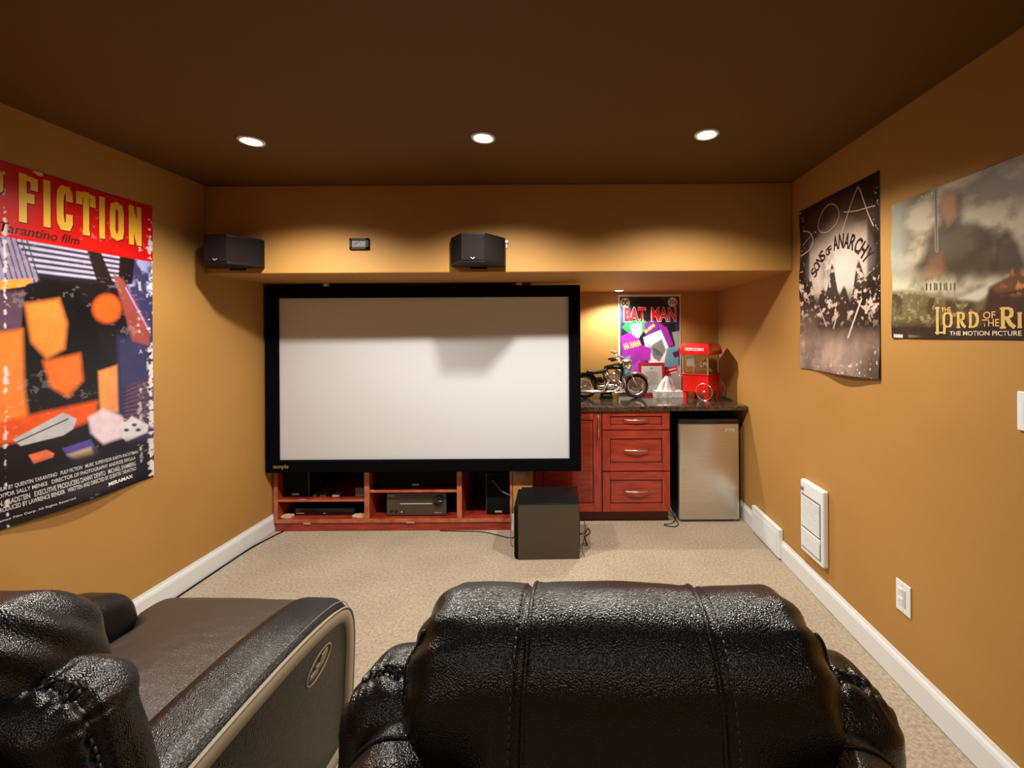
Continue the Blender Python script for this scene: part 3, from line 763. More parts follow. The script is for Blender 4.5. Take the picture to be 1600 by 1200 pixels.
# ------------------------------------------------------------------ things on the counter
ZC = .900
def motorcycle():
    s = 1.0
    t = thing('model_motorcycle', 'chrome and black model cruiser motorcycle on the granite counter', 'model motorcycle', (.36, 3.66, ZC + .001))
    fw = (.222, 0, .103); rw = (-.215, 0, .103)
    def wheel(c, name):
        Mx = Matrix.Translation(c) @ Matrix.Rotation(R(90), 4, 'X')
        prof = [(.078, -.012), (.088, -.021), (.098, -.017), (.103, -.008), (.104, 0), (.103, .008), (.098, .019), (.088, .021), (.078, .012), (.078, -.012)]
        wh = link(name, fin(lathe(prof, 48, Mx)), mat('black_rubber', (.015, .014, .014), .6), t, True)
        rim = [(.079, -.013), (.074, -.015), (.060, -.008), (.060, .008), (.074, .015), (.079, .013), (.079, -.013)]
        link('rim', fin(lathe(rim, 48, Mx)), m_chrome, wh, True)
        bm = bmesh.new()
        for k in range(16):
            a = 2 * math.pi * k / 16
            tube_bm([Mx @ Vector((.012 * math.cos(a), .012 * math.sin(a), .006 * (-1) ** k)), Mx @ Vector((.076 * math.cos(a + .25), .076 * math.sin(a + .25), 0))], .0016, 5, bm)
        link('spokes', fin(bm), m_chrome, wh, True)
        link('hub', fin(lathe([(0, -.022), (.010, -.021), (.014, -.010), (.014, .010), (.010, .021), (0, .022)], 20, Mx)), m_chrome, wh, True)
        link('brake_disc', fin(lathe([(.018, -.0185), (.050, -.0185), (.050, -.016), (.018, -.016), (.018, -.0185)], 32, Mx)), m_steel, wh, True)
        return wh
    wheel(fw, 'front_wheel'); wheel(rw, 'rear_wheel')
    def fender(c, a0, a1, r, w, m, name):
        bm = bmesh.new(); rows = []
        for i in range(25):
            a = R(a0 + (a1 - a0) * i / 24); row = []
            for j in range(9):
                q = -1 + j / 4; rr = r - .018 * q * q
                row.append(bm.verts.new((c[0] + rr * math.cos(a), w * q, c[2] + rr * math.sin(a))))
            rows.append(row)
        for A, Bq in zip(rows, rows[1:]):
            for j in range(8): bm.faces.new((A[j], A[j + 1], Bq[j + 1], Bq[j]))
        o = link(name, fin(bm), m, t, True); md = o.modifiers.new('s', 'SOLIDIFY'); md.thickness = .002; return o
    fender(fw, 25, 158, .121, .026, m_chrome, 'front_fender')
    fender(rw, 10, 185, .123, .030, m_tank, 'rear_fender')
    for y in (-.030, .030):
        T('fork_tube', [(.222, y, .103), (.150, y, .262), (.125, y, .315)], .0075, m_chrome, t, 12)
        T('fork_slider', [(.226, y, .095), (.190, y, .174)], .011, m_chrome, t, 14)
    # handlebar, grips, mirrors, lever
    for sy in (-1, 1):
        T('handlebar', smooth_path([(.125, 0, .318), (.115, sy * .03, .345), (.085, sy * .07, .352), (.035, sy * .10, .335)]), .005, m_chrome, t, 10)
        T('grip', [(.045, sy * .096, .338), (-.005, sy * .112, .325)], .008, m_black, t, 12)
        T('mirror_stem', smooth_path([(.07, sy * .08, .35), (.055, sy * .10, .375), (.035, sy * .11, .39)]), .0028, m_chrome, t, 8)
        link('mirror', rbox((.030, sy * .115, .392), (.030, .034, .024), .010, (10, 10, 8)), m_chrome, t, True)
        T('lever', [(.075, sy * .085, .348), (.06, sy * .10, .33), (.01, sy * .118, .318)], .0025, m_chrome, t, 8)
    hl = link('headlight', fin(lathe([(0, -.03), (.02, -.026), (.034, -.010), (.037, .012), (.037, .020), (.033, .022), (0, .026)], 28, Matrix.Translation((.165, 0, .285)) @ Matrix.Rotation(R(85), 4, 'Y'))), m_chrome, t, True)
    for y in (-.058, .058):
        link('passing_lamp', fin(lathe([(0, -.02), (.014, -.016), (.022, 0), (.023, .010), (0, .014)], 22, Matrix.Translation((.158, y, .262)) @ Matrix.Rotation(R(85), 4, 'Y'))), m_chrome, t, True)
        link('turn_signal', rbox((.145, y * 1.5, .258), (.022, .02, .022), .009, (8, 8, 8)), m_white, t, True)
    link('nacelle', rbox((.140, 0, .288), (.095, .085, .085), .034, (14, 14, 14)), m_chrome, t, True)
    # tank, seat, frame
    def tank_fn(p, n, u):
        q = p.copy(); f = np.clip((p[:, 0] + .085) / .17, 0, 1)
        q[:, 2] = q[:, 2] * (.45 + .55 * f) + .022 * (f - .5); q[:, 1] *= .55 + .45 * np.sin(f * 2.2); return q
    tk = link('fuel_tank', rbox((.035, 0, .272), (.18, .085, .075), .034, (30, 16, 14), tank_fn), m_tank, t, True)
    for sy in (-1, 1):
        o = link('tank_badge', fin(prism(ellipse(0, 0, .026, .006, 0), -.001, .001, M_XZ, bev=.0005)), m_silver, tk, True); o.location = (.05, sy * .0425, .275)
    def seat_fn(p, n, u):
        q = p.copy(); q[:, 2] += .9 * (p[:, 0] + .02) ** 2 * 2.2; return q
    link('seat', rbox((-.115, 0, .222), (.17, .075, .032), .015, (26, 12, 8), seat_fn), mat('black_seat_vinyl', (.03, .025, .025), .4), t, True)
    for y in (-.022, .022):
        T('frame_tube', smooth_path([(.118, y * .3, .275), (.095, y, .19), (.075, y, .085), (.03, y, .062), (-.10, y, .062), (-.15, y, .12), (-.17, y, .19)]), .006, m_black, t, 10)
    # engine
    for sx, ang in ((-.022, 22), (.048, -22)):
        Mx = Matrix.Translation((.013 + (sx - .013) * .4, 0, .12)) @ Matrix.Rotation(R(-ang), 4, 'Y')
        prof = []
        for k in range(9):
            z = .022 + k * .0095; prof += [(.033, z), (.033, z + .004), (.026, z + .005), (.026, z + .009)]
        cy = link('cylinder_barrel', fin(lathe([(0, .0)] + prof + [(.032, .108), (.028, .122), (0, .126)], 24, Mx)), m_steel, t, True)
        T('pushrod_tube', [Mx @ Vector((.018, -.034, .0)), Mx @ Vector((.010, -.030, .10))], .0035, m_chrome, cy, 8)
        T('pushrod_tube', [Mx @ Vector((-.012, -.034, .0)), Mx @ Vector((-.006, -.030, .10))], .0035, m_chrome, cy, 8)
    link('crankcase', rbox((.012, 0, .100), (.12, .066, .066), .024, (18, 12, 12)), m_steel, t, True)
    for x, z, r in ((.045, .098, .028), (-.005, .094, .024)):
        link('engine_cover', fin(lathe([(r, 0), (r, .012), (r * .7, .018), (r * .3, .020), (0, .020)], 28, Matrix.Translation((x, -.03, z)) @ Matrix.Rotation(R(90), 4, 'X'))), m_chrome, t, True)
    ac = link('air_cleaner', fin(lathe([(.036, 0), (.040, .006), (.038, .018), (.026, .024), (.025, .020), (.010, .022), (.008, .027), (0, .027)], 36, Matrix.Translation((.028, -.032, .182)) @ Matrix.Rotation(R(90), 4, 'X'))), m_chrome, t, True)
    link('transmission', rbox((-.075, 0, .095), (.08, .07, .055), .02, (12, 12, 10)), m_chrome, t, True)
    link('side_panel', rbox((-.085, 0, .155), (.07, .085, .055), .018, (12, 12, 10)), m_tank, t, True)
    T('exhaust_header', smooth_path([(.055, -.03, .165), (.085, -.045, .13), (.065, -.052, .085), (.02, -.055, .066), (-.04, -.058, .062)]), .008, m_chrome, t, 12)
    T('exhaust_header', smooth_path([(-.005, -.03, .165), (-.035, -.048, .12), (-.06, -.056, .075), (-.08, -.058, .066)]), .008, m_chrome, t, 12)
    T('muffler', [(-.04, -.058, .062), (-.09, -.060, .062), (-.11, -.060, .062), (-.30, -.062, .066), (-.315, -.062, .067)], .014, m_chrome, t, 16, radii=[.008, .010, .015, .016, .012])
    T('muffler', [(-.04, .058, .062), (-.09, .060, .062), (-.11, .060, .062), (-.30, .062, .066), (-.315, .062, .067)], .014, m_chrome, t, 16, radii=[.008, .010, .015, .016, .012])
    for sy in (-1, 1):
        link('footboard', rbox((.06, sy * .075, .060), (.075, .03, .010), .004, (12, 8, 4)), m_chrome, t, True)
        T('engine_guard', smooth_path([(.10, sy * .02, .19), (.115, sy * .075, .15), (.118, sy * .085, .10), (.09, sy * .06, .062), (.075, sy * .02, .06)]), .0045, m_chrome, t, 10)
    T('kickstand', [(.058, -.03, .06), (.058, -.05, .004)], .003, m_black, t, 8)
    B('tail_lamp', (-.345, -.33, -.014, .014, .165, .185), mat('red_lens', (.4, .01, .01), .2), t, bev=.003)
    st_ = link('display_stand', fin(prism([(-.058, 0), (.058, 0), (.050, .012), (.044, .052), (-.044, .052), (-.050, .012)], -.035, .035, M_XZ, bev=.002)), m_black, t); st_.location = (-.035, 0, 0)
    B('stand_plate', (-.065, -.005, -.0375, -.035, .028, .034), m_grey, st_, bev=.0005).location = (.035, 0, 0)
motorcycle()
def plaque():
    t = thing('award_plaque', 'red framed certificate plaque leaning behind the white tissue box', 'plaque', (.75, 3.808, ZC)); t.rotation_euler = (R(-10), 0, 0)
    w, h, f = .118, .292, .026
    for d in ((-w, w, -.010, .010, h - f, h), (-w, w, -.010, .010, 0, f), (-w, -w + f, -.010, .010, f, h - f), (w - f, w, -.010, .010, f, h - f)):
        B('frame_bar', d, m_redfr, t, bev=.003)
    p = B('silver_plate', (-w + f, w - f, -.006, .004, f, h - f), m_silver, t, bev=0)
    bm = bmesh.new()
    for i in range(13):
        L = .03 + .028 * abs(math.sin(i * 2.1)); z = h - f - .055 - i * .010
        box(-L, L, -.0072, -.0058, z, z + .0022, bm=bm)
    box(-.012, .012, -.0072, -.0058, h - f - .030, h - f - .018, bm=bm)
    link('engraved_lines', fin(bm), m_grey, p, kind='stuff')
plaque()
def tissues():
    t = thing('tissue_box', 'flat white tissue box with tissue standing up before red plaque', 'tissue box', (.865, 3.715, ZC), R(3))
    B('carton', (-.118, .118, -.058, .058, 0, .055), mat('patterned_carton', (.6, .58, .56), .6, var=(30, (.42, .40, .38), (.78, .76, .74), 3)), t, bev=.002)
    B('opening_film', (-.06, .06, -.022, .022, .054, .0565), m_grey, t, bev=.0005)
    bm = bmesh.new(); rings = []; n = 60
    for i in range(22):
        v = i / 21; ring = []
        for k in range(n):
            a = 2 * math.pi * k / n
            fold = 1 + (.12 + .30 * v) * math.sin(5 * a + 1.3 + 1.5 * v) + .10 * math.sin(11 * a + 3 * v)
            r = (.058 * (1 - v) ** .75 + .012) * fold
            ring.append(bm.verts.new((-.020 + .018 * v + r * math.cos(a) * 1.15, r * math.sin(a) * .45, .052 + .118 * v + .014 * v * math.sin(3 * a + .5))))
        rings.append(ring)
    for A, Bq in zip(rings, rings[1:]):
        for k in range(n): bm.faces.new((A[k], A[(k + 1) % n], Bq[(k + 1) % n], Bq[k]))
    link('tissue', fin(bm), m_paper, t, True)
tissues()
def popcorn():
    t = thing('popcorn_machine', 'red toy cart style popcorn machine with glass sides on counter', 'popcorn machine', (1.135, 3.66, ZC), R(-41))
    a = .115
    B('lower_body', (-a, a, -a, a, .055, .205), m_red, t, bev=.006)
    B('cabinet_deck', (-a - .004, a + .004, -a - .004, a + .004, .200, .212), m_red, t, bev=.004)
    for sx in (-1, 1):
        for sy in (-1, 1):
            B('leg', (sx * .095 - .014, sx * .095 + .014, sy * .095 - .014, sy * .095 + .014, 0, .057), m_red, t, bev=.002)
            B('corner_post', (sx * .108 - .007, sx * .108 + .007, sy * .108 - .007, sy * .108 + .007, .210, .395), mat('brass_post', (.75, .60, .36), .3, .8), t, bev=.001)
    for d in ((-.101, .101, -.110, -.107), (-.101, .101, .107, .110), (-.110, -.107, -.101, .101), (.107, .110, -.101, .101)):
        B('glass_pane', (*d, .212, .392), m_glass, t, bev=0)
    # roof: flared awning with scalloped rim
    bm = bmesh.new(); n = 48; rings = []
    def sq(k, r):
        s = k / n * 4; i = int(s) % 4; f = s - int(s)
        c = [(-1, -1), (1, -1), (1, 1), (-1, 1)]; p, q = c[i], c[(i + 1) % 4]
        return ((p[0] + (q[0] - p[0]) * f) * r, (p[1] + (q[1] - p[1]) * f) * r)
    for r, z, sc in ((.113, .392, 0), (.132, .376, 1), (.134, .384, 1), (.128, .420, 0), (.120, .450, 0), (.112, .462, 0), (.06, .470, 0)):
        ring = []
        for k in range(n):
            x, y = sq(k, r); dz = -.006 * abs(math.sin(k / n * 4 * math.pi * 3)) if sc else 0
            ring.append(bm.verts.new((x, y, z + dz)))
        rings.append(ring)
    for A, Bq in zip(rings, rings[1:]):
        for k in range(n): bm.faces.new((A[k], A[(k + 1) % n], Bq[(k + 1) % n], Bq[k]))
    bm.faces.new(rings[-1]); bm.faces.new(rings[0])
    link('roof', fin(bm), m_red, t)
    for yy, M in ((0, Matrix()), (1, Matrix.Rotation(R(90), 4, 'Z'))):
        o = link('roof_lettering', text_mesh('POPCORN', .034, .001, align='CENTER'), m_paper, t); o.matrix_local = M @ Matrix.Translation((0, -.1315, .405)) @ Matrix.Rotation(R(80), 4, 'X')
    kt = link('kettle', fin(lathe([(0, .262), (.026, .262), (.032, .27), (.032, .305), (.034, .308), (.030, .310), (0, .312)], 28, Matrix.Translation((.030, 0, 0)))), m_chrome, t, True)
    T('hanger_rod', [(.030, 0, .310), (.030, 0, .395)], .004, m_chrome, kt, 8)
    T('crank', smooth_path([(.03, -.03, .29), (-.01, -.05, .30), (-.03, -.05, .26), (-.035, -.05, .22)]), .004, m_chrome, kt, 8)
    bm = bmesh.new()
    for k in range(9): tube_bm([(-.06 + k * .014, .02, .392), (-.06 + k * .014, .02, .345)], .002, 6, bm)
    link('heating_coils', fin(bm), m_chrome, t, True)
    B('instruction_card', (-.078, -.012, -.106, -.1045, .275, .355), m_paper, t, bev=0)
    link('popcorn_tray', fin(box(-.09, .09, -.09, .09, .212, .220, .002)), m_steel, t)
    for M in (Matrix.Translation((.088, -a - .022, .070)) @ Matrix.Rotation(R(90), 4, 'X'), Matrix.Translation((.088, a + .022, .070)) @ Matrix.Rotation(R(90), 4, 'X')):
        wh = link('cart_wheel', fin(lathe([(.066, -.004), (.070, -.004), (.070, .004), (.066, .004), (.066, -.004)], 48, M)), m_chrome, t, True)
        bm = bmesh.new()
        for k in range(12):
            an = math.pi * 2 * k / 12; tube_bm([M @ Vector((.008 * math.cos(an), .008 * math.sin(an), 0)), M @ Vector((.067 * math.cos(an), .067 * math.sin(an), 0))], .0016, 6, bm)
        link('spokes', fin(bm), m_red, wh, True)
        link('hub', fin(lathe([(0, -.008), (.010, -.007), (.012, 0), (.010, .007), (0, .008)], 20, M)), m_chrome, wh, True)
        M2 = M @ Matrix.Translation((0, 0, -.012 if M.translation.y > 0 else .012))
        T('axle', [M @ Vector((0, 0, 0)), Vector((M.translation.x, math.copysign(a, M.translation.y), M.translation.z))], .004, m_steel, wh, 8)
    T('push_handle', smooth_path([(-a, -.08, .185), (-a - .05, -.08, .19), (-a - .05, .08, .19), (-a, .08, .185)]), .005, m_chrome, t, 8)
popcorn()
cable('thin black cord behind the popcorn machine in counter corner', [(1.23, 3.78, ZC + .05), (1.30, 3.75, ZC + .006), (1.33, 3.60, ZC + .006), (1.335, 3.50, ZC + .006), (1.28, 3.46, ZC + .006), (1.20, 3.52, ZC + .006)], .0028)
# ------------------------------------------------------------------ posters: flat print on thin curling paper
def srgb(c): return np.array(lin(c))
def vnoise(x, y, sc, seed, octv=4):
    r = np.random.default_rng(seed); out = np.zeros_like(x); amp = 1; tot = 0
    for o in range(octv):
        g = r.random((64, 64)); xs = x * sc; ys = y * sc
        xi = np.floor(xs).astype(int); yi = np.floor(ys).astype(int); fx = xs - xi; fy = ys - yi
        fx = fx * fx * (3 - 2 * fx); fy = fy * fy * (3 - 2 * fy)
        a = g[xi % 64, yi % 64]; b = g[(xi + 1) % 64, yi % 64]; c = g[xi % 64, (yi + 1) % 64]; d = g[(xi + 1) % 64, (yi + 1) % 64]
        out += amp * (a + (b - a) * fx + (c - a) * fy + (a - b - c + d) * fx * fy); tot += amp; amp *= .55; sc *= 2.03
    return out / tot
class Paper:
    """u runs right, v runs up (metres) over the sheet; at(px, py) turns a measured photo point into (u, v)"""
    def __init__(s, side, W, H, u0, z0, curl, nx, ny):
        s.side, s.W, s.H, s.u0, s.z0, s.curl = side, W, H, u0, z0, curl
        u, v = np.meshgrid(np.linspace(0, W, nx), np.linspace(0, H, ny)); s.u, s.v = u.ravel(), v.ravel(); s.nx, s.ny = nx, ny
        # the same points as measured coordinates, for painting
        if side == 'L': Y = u0 + s.u; s.X = CX + XL * F / Y
        elif side == 'R': Y = u0 - s.u; s.X = CX + XR * F / Y
        else: Y = np.full_like(s.u, YB); s.X = CX + (u0 + s.u) * F / Y
        s.Yp = CY + (CH - (z0 + s.v)) * F / Y
        s.c = np.zeros((len(s.u), 3))
    def at(s, px, py):
        if s.side == 'L': Y = XL * F / (px - CX); u = Y - s.u0
        elif s.side == 'R': Y = XR * F / (px - CX); u = s.u0 - Y
        else: Y = YB; u = (px - CX) * Y / F - s.u0
        return u, CH - (py - CY) * Y / F - s.z0
    def mix(s, a, col):
        a = a[:, None]; s.c = s.c * (1 - a) + (srgb(col) if isinstance(col, tuple) else col) * a
    def ell(s, cx, cy, rx, ry, col, soft=.15, rot=0, a=1):
        c, q = math.cos(R(rot)), math.sin(R(rot)); dx, dy = s.X - cx, s.Yp - cy
        x = (dx * c + dy * q) / rx; y = (-dx * q + dy * c) / ry
        s.mix(np.clip((1 - np.sqrt(x * x + y * y)) / soft + .5, 0, 1) * a, col)
    def poly(s, pts, col, soft=1.2, a=1):
        P = np.array(pts, float); ins = np.zeros(len(s.u), bool); dmin = np.full(len(s.u), 1e9)
        for i in range(len(P)):
            x1, y1 = P[i]; x2, y2 = P[(i + 1) % len(P)]
            c = ((y1 > s.Yp) != (y2 > s.Yp)) & (s.X < (x2 - x1) * (s.Yp - y1) / (y2 - y1 + 1e-12) + x1); ins ^= c
            t = np.clip(((s.X - x1) * (x2 - x1) + (s.Yp - y1) * (y2 - y1)) / ((x2 - x1) ** 2 + (y2 - y1) ** 2 + 1e-12), 0, 1)
            dmin = np.minimum(dmin, np.hypot(s.X - x1 - t * (x2 - x1), s.Yp - y1 - t * (y2 - y1)))
        sd = np.where(ins, dmin, -dmin); s.mix(np.clip(sd / soft + .5, 0, 1) * a, col)
    def line(s, pts, w, col, soft=1, a=1):
        d = np.full(len(s.u), 1e9)
        for (x1, y1), (x2, y2) in zip(pts, pts[1:]):
            t = np.clip(((s.X - x1) * (x2 - x1) + (s.Yp - y1) * (y2 - y1)) / ((x2 - x1) ** 2 + (y2 - y1) ** 2 + 1e-12), 0, 1)
            d = np.minimum(d, np.hypot(s.X - x1 - t * (x2 - x1), s.Yp - y1 - t * (y2 - y1)))
        s.mix(np.clip((w / 2 - d) / soft + .5, 0, 1) * a, col)
    def place(s, u, v, out):
        u = np.asarray(u, float); v = np.asarray(v, float); g = s.curl(u, v) + out
        if s.side == 'L': return np.stack([XL + g, s.u0 + u, s.z0 + v], 1)
        if s.side == 'R': return np.stack([XR - g, s.u0 - u, s.z0 + v], 1)
        return np.stack([s.u0 + u, YB - g, s.z0 + v], 1)
    def build(s, label, rough=.38):
        P = s.place(s.u, s.v, 0); i = np.arange(s.nx * s.ny).reshape(s.ny, s.nx)
        q = np.stack([i[:-1, :-1], i[:-1, 1:], i[1:, 1:], i[1:, :-1]], -1).reshape(-1, 4)
        me = bpy.data.meshes.new('sheet'); me.from_pydata(P, [], q); me.update()
        at = me.color_attributes.new('print', 'FLOAT_COLOR', 'POINT')
        at.data.foreach_set('color', np.concatenate([np.clip(s.c, 0, 1), np.ones((len(s.c), 1))], 1).astype(np.float32).ravel())
        m = bpy.data.materials.new('printed_paper'); m.use_nodes = True; b = m.node_tree.nodes['Principled BSDF']
        n = m.node_tree.nodes.new('ShaderNodeVertexColor'); n.layer_name = 'print'; m.node_tree.links.new(n.outputs[0], b.inputs['Base Color'])
        b.inputs['Roughness'].default_value = rough
        o = link('movie_poster', me, m, None, True); md = o.modifiers.new('t', 'SOLIDIFY'); md.thickness = .0005; md.offset = 0
        s.o = o; tag(o, label, 'poster'); return o
    def put(s, me, m, name='lettering', out=.0012):
        """me lies in (u, v) metres; bend it with the sheet"""
        n = len(me.vertices); co = np.zeros(n * 3); me.vertices.foreach_get('co', co); co = co.reshape(-1, 3)
        me.vertices.foreach_set('co', s.place(co[:, 0], co[:, 1], out).ravel()); me.update()
        return link(name, me, m, s.o)
    def text(s, txt, box_, m, off=0, rot=0, shear=0, out=.0012, name='lettering'):
        """box_ = (left px, right px, top py, bottom py measured at left)"""
        x0, x1, y0, y1 = box_; (u0, v1), (_, v0) = s.at(x0, y0), s.at(x0, y1); u1 = s.at(x1, y0)[0]
        return s.text_uv(txt, u0, u1, v0, v1, m, off, rot, out, name, shear)
    def text_uv(s, txt, u0, u1, v0, v1, m, off=0, rot=0, out=.0012, name='lettering', shear=0):
        me = text_mesh(txt, 1, off, extrude=0, res=4)
        n = len(me.vertices); co = np.zeros(n * 3); me.vertices.foreach_get('co', co); co = co.reshape(-1, 3)
        lo, hi = co.min(0), co.max(0)
        x = (co[:, 0] - lo[0]) / (hi[0] - lo[0]); y = (co[:, 1] - lo[1]) / (hi[1] - lo[1])
        du = (u1 - u0) * x + shear * y * (v1 - v0); dv = (v1 - v0) * y; c, q = math.cos(R(rot)), math.sin(R(rot))
        co[:, 0] = u0 + du * c - dv * q; co[:, 1] = v0 + du * q + dv * c; me.vertices.foreach_set('co', co.ravel())
        return s.put(me, m, name, out)
GL = {
 'F': (1, [[(.24, 0), (.24, 1)], [(.05, .92), (.92, .92)], [(.24, .52), (.70, .52)], [(.02, .05), (.46, .05)], [(.88, .96), (.88, .70)], [(.68, .62), (.68, .42)]]),
 'I': (.5, [[(.5, 0), (.5, 1)], [(.05, .05), (.95, .05)], [(.05, .95), (.95, .95)]]),
 'C': (1, [[(.86, .66), (.84, .84), (.68, .93), (.45, .93), (.26, .84), (.20, .65), (.20, .35), (.26, .16), (.45, .07), (.68, .07), (.84, .18), (.86, .38)]]),
 'T': (1, [[(.5, 0), (.5, 1)], [(.03, .92), (.97, .92)], [(.06, .96), (.06, .68)], [(.94, .96), (.94, .68)], [(.26, .05), (.74, .05)]]),
 'O': (1, [[(.5, .93), (.72, .88), (.82, .72), (.82, .28), (.72, .12), (.5, .07), (.28, .12), (.18, .28), (.18, .72), (.28, .88), (.5, .93)]]),
 'N': (1, [[(.2, 0), (.2, 1)], [(.82, 0), (.82, 1)], [(.18, .95), (.82, .05)], [(.02, .05), (.38, .05)], [(.64, .95), (1, .95)], [(.02, .95), (.3, .95)]]),
 'P': (1, [[(.24, 0), (.24, 1)], [(.05, .93), (.60, .93), (.80, .84), (.84, .70), (.80, .55), (.60, .46), (.24, .46)], [(.02, .05), (.48, .05)]]),
 'U': (1, [[(.2, 1), (.2, .28), (.28, .12), (.5, .07), (.72, .12), (.8, .28), (.8, 1)], [(.02, .95), (.4, .95)], [(.62, .95), (1, .95)]]),
 'L': (1, [[(.24, 0), (.24, 1)], [(.02, .07), (.92, .07)], [(.88, .02), (.88, .30)], [(.02, .95), (.46, .95)]]),
 'R': (1, [[(.24, 0), (.24, 1)], [(.05, .93), (.58, .93), (.76, .84), (.80, .72), (.76, .58), (.58, .50), (.24, .50)], [(.48, .50), (.70, .20), (.98, .03)], [(.04, .03), (.44, .03)]]),
 'D': (1, [[(.24, 0), (.24, 1)], [(.05, .94), (.5, .94), (.74, .84), (.86, .64), (.86, .36), (.74, .16), (.5, .06), (.05, .06)]]),
 'G': (1, [[(.84, .74), (.72, .90), (.5, .95), (.28, .86), (.16, .65), (.16, .35), (.28, .14), (.5, .06), (.72, .10), (.82, .22), (.82, .45)], [(.62, .45), (.98, .45)]]),
 'S': (1, [[(.78, .76), (.68, .90), (.48, .94), (.28, .86), (.24, .70), (.36, .57), (.62, .45), (.78, .33), (.76, .15), (.56, .06), (.34, .08), (.20, .24)]])}
def glyph(ch, u0, u1, v0, v1, tx, ty):
    bm = bmesh.new(); z = 0
    for st_ in GL[ch][1]:
        P = [np.array((u0 + tx / 2 + (u1 - u0 - tx) * a, v0 + (v1 - v0) * b)) for a, b in st_]
        L = []; Rr = []
        for i, p in enumerate(P):
            a = P[max(0, i - 1)]; b = P[min(len(P) - 1, i + 1)]
            if i == len(P) - 1 and np.allclose(P[0], P[-1]): b = P[1]; 
            if i == 0 and np.allclose(P[0], P[-1]): a = P[-2]
            d = (b - a) / np.linalg.norm(b - a); n = np.array((-d[1], d[0])); t = tx * abs(d[1]) + ty * abs(d[0])
            L.append(bm.verts.new((*(p + n * t / 2), z))); Rr.append(bm.verts.new((*(p - n * t / 2), z)))
        for i in range(len(P) - 1): bm.faces.new((L[i], L[i + 1], Rr[i + 1], Rr[i]))
    me = bpy.data.meshes.new('glyph'); bm.to_mesh(me); bm.free(); return me
ink = lambda name, c, rough=.4: mat(name, tuple(srgb(c)), rough)
i_yel = ink('yellow_ink', (250, 190, 60)); i_blk = ink('black_ink', (14, 10, 12)); i_wht = ink('white_ink', (232, 228, 222)); i_red = ink('red_ink', (225, 22, 30))
i_dred = ink('dark_ink', (60, 8, 8)); i_lgt = ink('credit_ink', (205, 200, 200)); i_gold = ink('gold_ink', (225, 182, 105)); i_cream = ink('cream_ink', (236, 218, 190))
i_soa = ink('brown_black_ink', (48, 34, 30)); i_scr = ink('scratched_white_ink', (222, 200, 180)); i_hy = ink('comic_yellow_ink', (245, 232, 90))

# --- crime film poster, left wall
def curlA(u, v): return .003 + .030 * np.exp(-(v / .10) ** 2) * (.52 + .45 * np.sin(u * 9 + 2.1)) + .0015 * np.sin(u * 14) * np.sin(v * 6)
A = Paper('L', 1.0, 1.427, 1.267, .711, curlA, 380, 520)
A.c[:] = srgb((22, 16, 20))
vz = A.z0 + A.v
A.mix(np.clip((vz - 1.700) / .004 + .5, 0, 1), (34, 26, 44))
for k in range(6):        # pale horizontal slats
    zc = 1.840 - k * .023
    A.mix(np.clip(1.15 - np.abs(vz - zc) / .0085, 0, 1) * (A.X > -40), (196, 192, 222))
n = vnoise(A.u, A.v, 18, 3)
A.mix(np.clip((A.X - 195) / 8, 0, 1) * np.clip((1.845 - vz) / .004, 0, 1), (58, 56, 96))
A.mix(np.clip((A.X - 195) / 8, 0, 1) * np.clip((n - .5) * 6, 0, 1) * np.clip((1.845 - vz) / .004, 0, 1) * np.clip((vz - 1.62) / .05, 0, 1), (160, 165, 215))
A.poly([(-30, 360), (22, 368), (60, 428), (57, 440), (-30, 444)], (150, 138, 170))
for k in range(7): A.line([(-8 + k * 8, 366), (12 + k * 8.5, 440)], 2.2, (70, 58, 78))
A.poly([(-30, 434), (52, 430), (40, 442), (-30, 452)], (255, 160, 60), 3)
A.poly([(-40, 452), (38, 450), (40, 510), (-40, 520)], (92, 66, 84), 8)
# abstract dark and warm colour masses, no figure
A.poly([(40, 440), (70, 432), (110, 440), (140, 480), (158, 540), (185, 580), (180, 650), (40, 660), (30, 560), (34, 480)], (12, 9, 12), 3)
A.poly([(38, 470), (92, 462), (104, 500), (100, 540), (72, 556), (48, 530)], (244, 138, 58), 9)
A.poly([(66, 560), (124, 548), (128, 590), (104, 616), (78, 600)], (240, 112, 40), 9)
A.poly([(-60, 520), (34, 510), (36, 600), (44, 660), (-60, 676)], (246, 132, 52), 10)
A.poly([(-60, 668), (60, 640), (150, 622), (152, 650), (60, 680), (-60, 700)], (232, 86, 22), 8)
A.poly([(152, 576), (182, 566), (184, 640), (155, 640)], (242, 150, 84), 5)
A.poly([(136, 648), (160, 634), (186, 644), (212, 662), (200, 676), (160, 690), (140, 672)], (232, 206, 216), 6)
A.poly([(182, 520), (250, 536), (250, 680), (186, 640)], (52, 50, 92), 10)
A.poly([(196, 600), (250, 582), (250, 654), (192, 652)], (96, 66, 92), 5)
for k in range(9): A.line([(192, 606 + k * 6), (236, 586 + k * 8)], 1.6, (40, 24, 42))
A.poly([(136, 388), (152, 376), (182, 452), (180, 466), (156, 452)], (26, 20, 24), 2)
A.poly([(188, 380), (200, 366), (212, 376), (206, 440), (184, 440)], (20, 14, 18), 2)
A.ell(166, 478, 22, 22, (238, 96, 34), .4)
A.poly([(176, 424), (192, 432), (234, 510), (232, 536), (206, 530)], (150, 72, 66), 4)
A.line([(196, 446), (234, 516)], 2, (170, 160, 220), 2)
A.poly([(18, 682), (96, 640), (118, 650), (112, 666), (96, 676), (30, 692)], (188, 184, 186), 2)
A.line([(24, 686), (104, 650)], 2, (60, 56, 60), 1)
A.poly([(42, 706), (70, 698), (82, 704), (80, 710), (50, 720)], (236, 116, 74), 2)
A.poly([(94, 696), (140, 682), (156, 708), (112, 724)], (84, 72, 150), 2)
A.poly([(102, 706), (140, 694), (146, 708), (118, 716)], (226, 196, 160), 5)
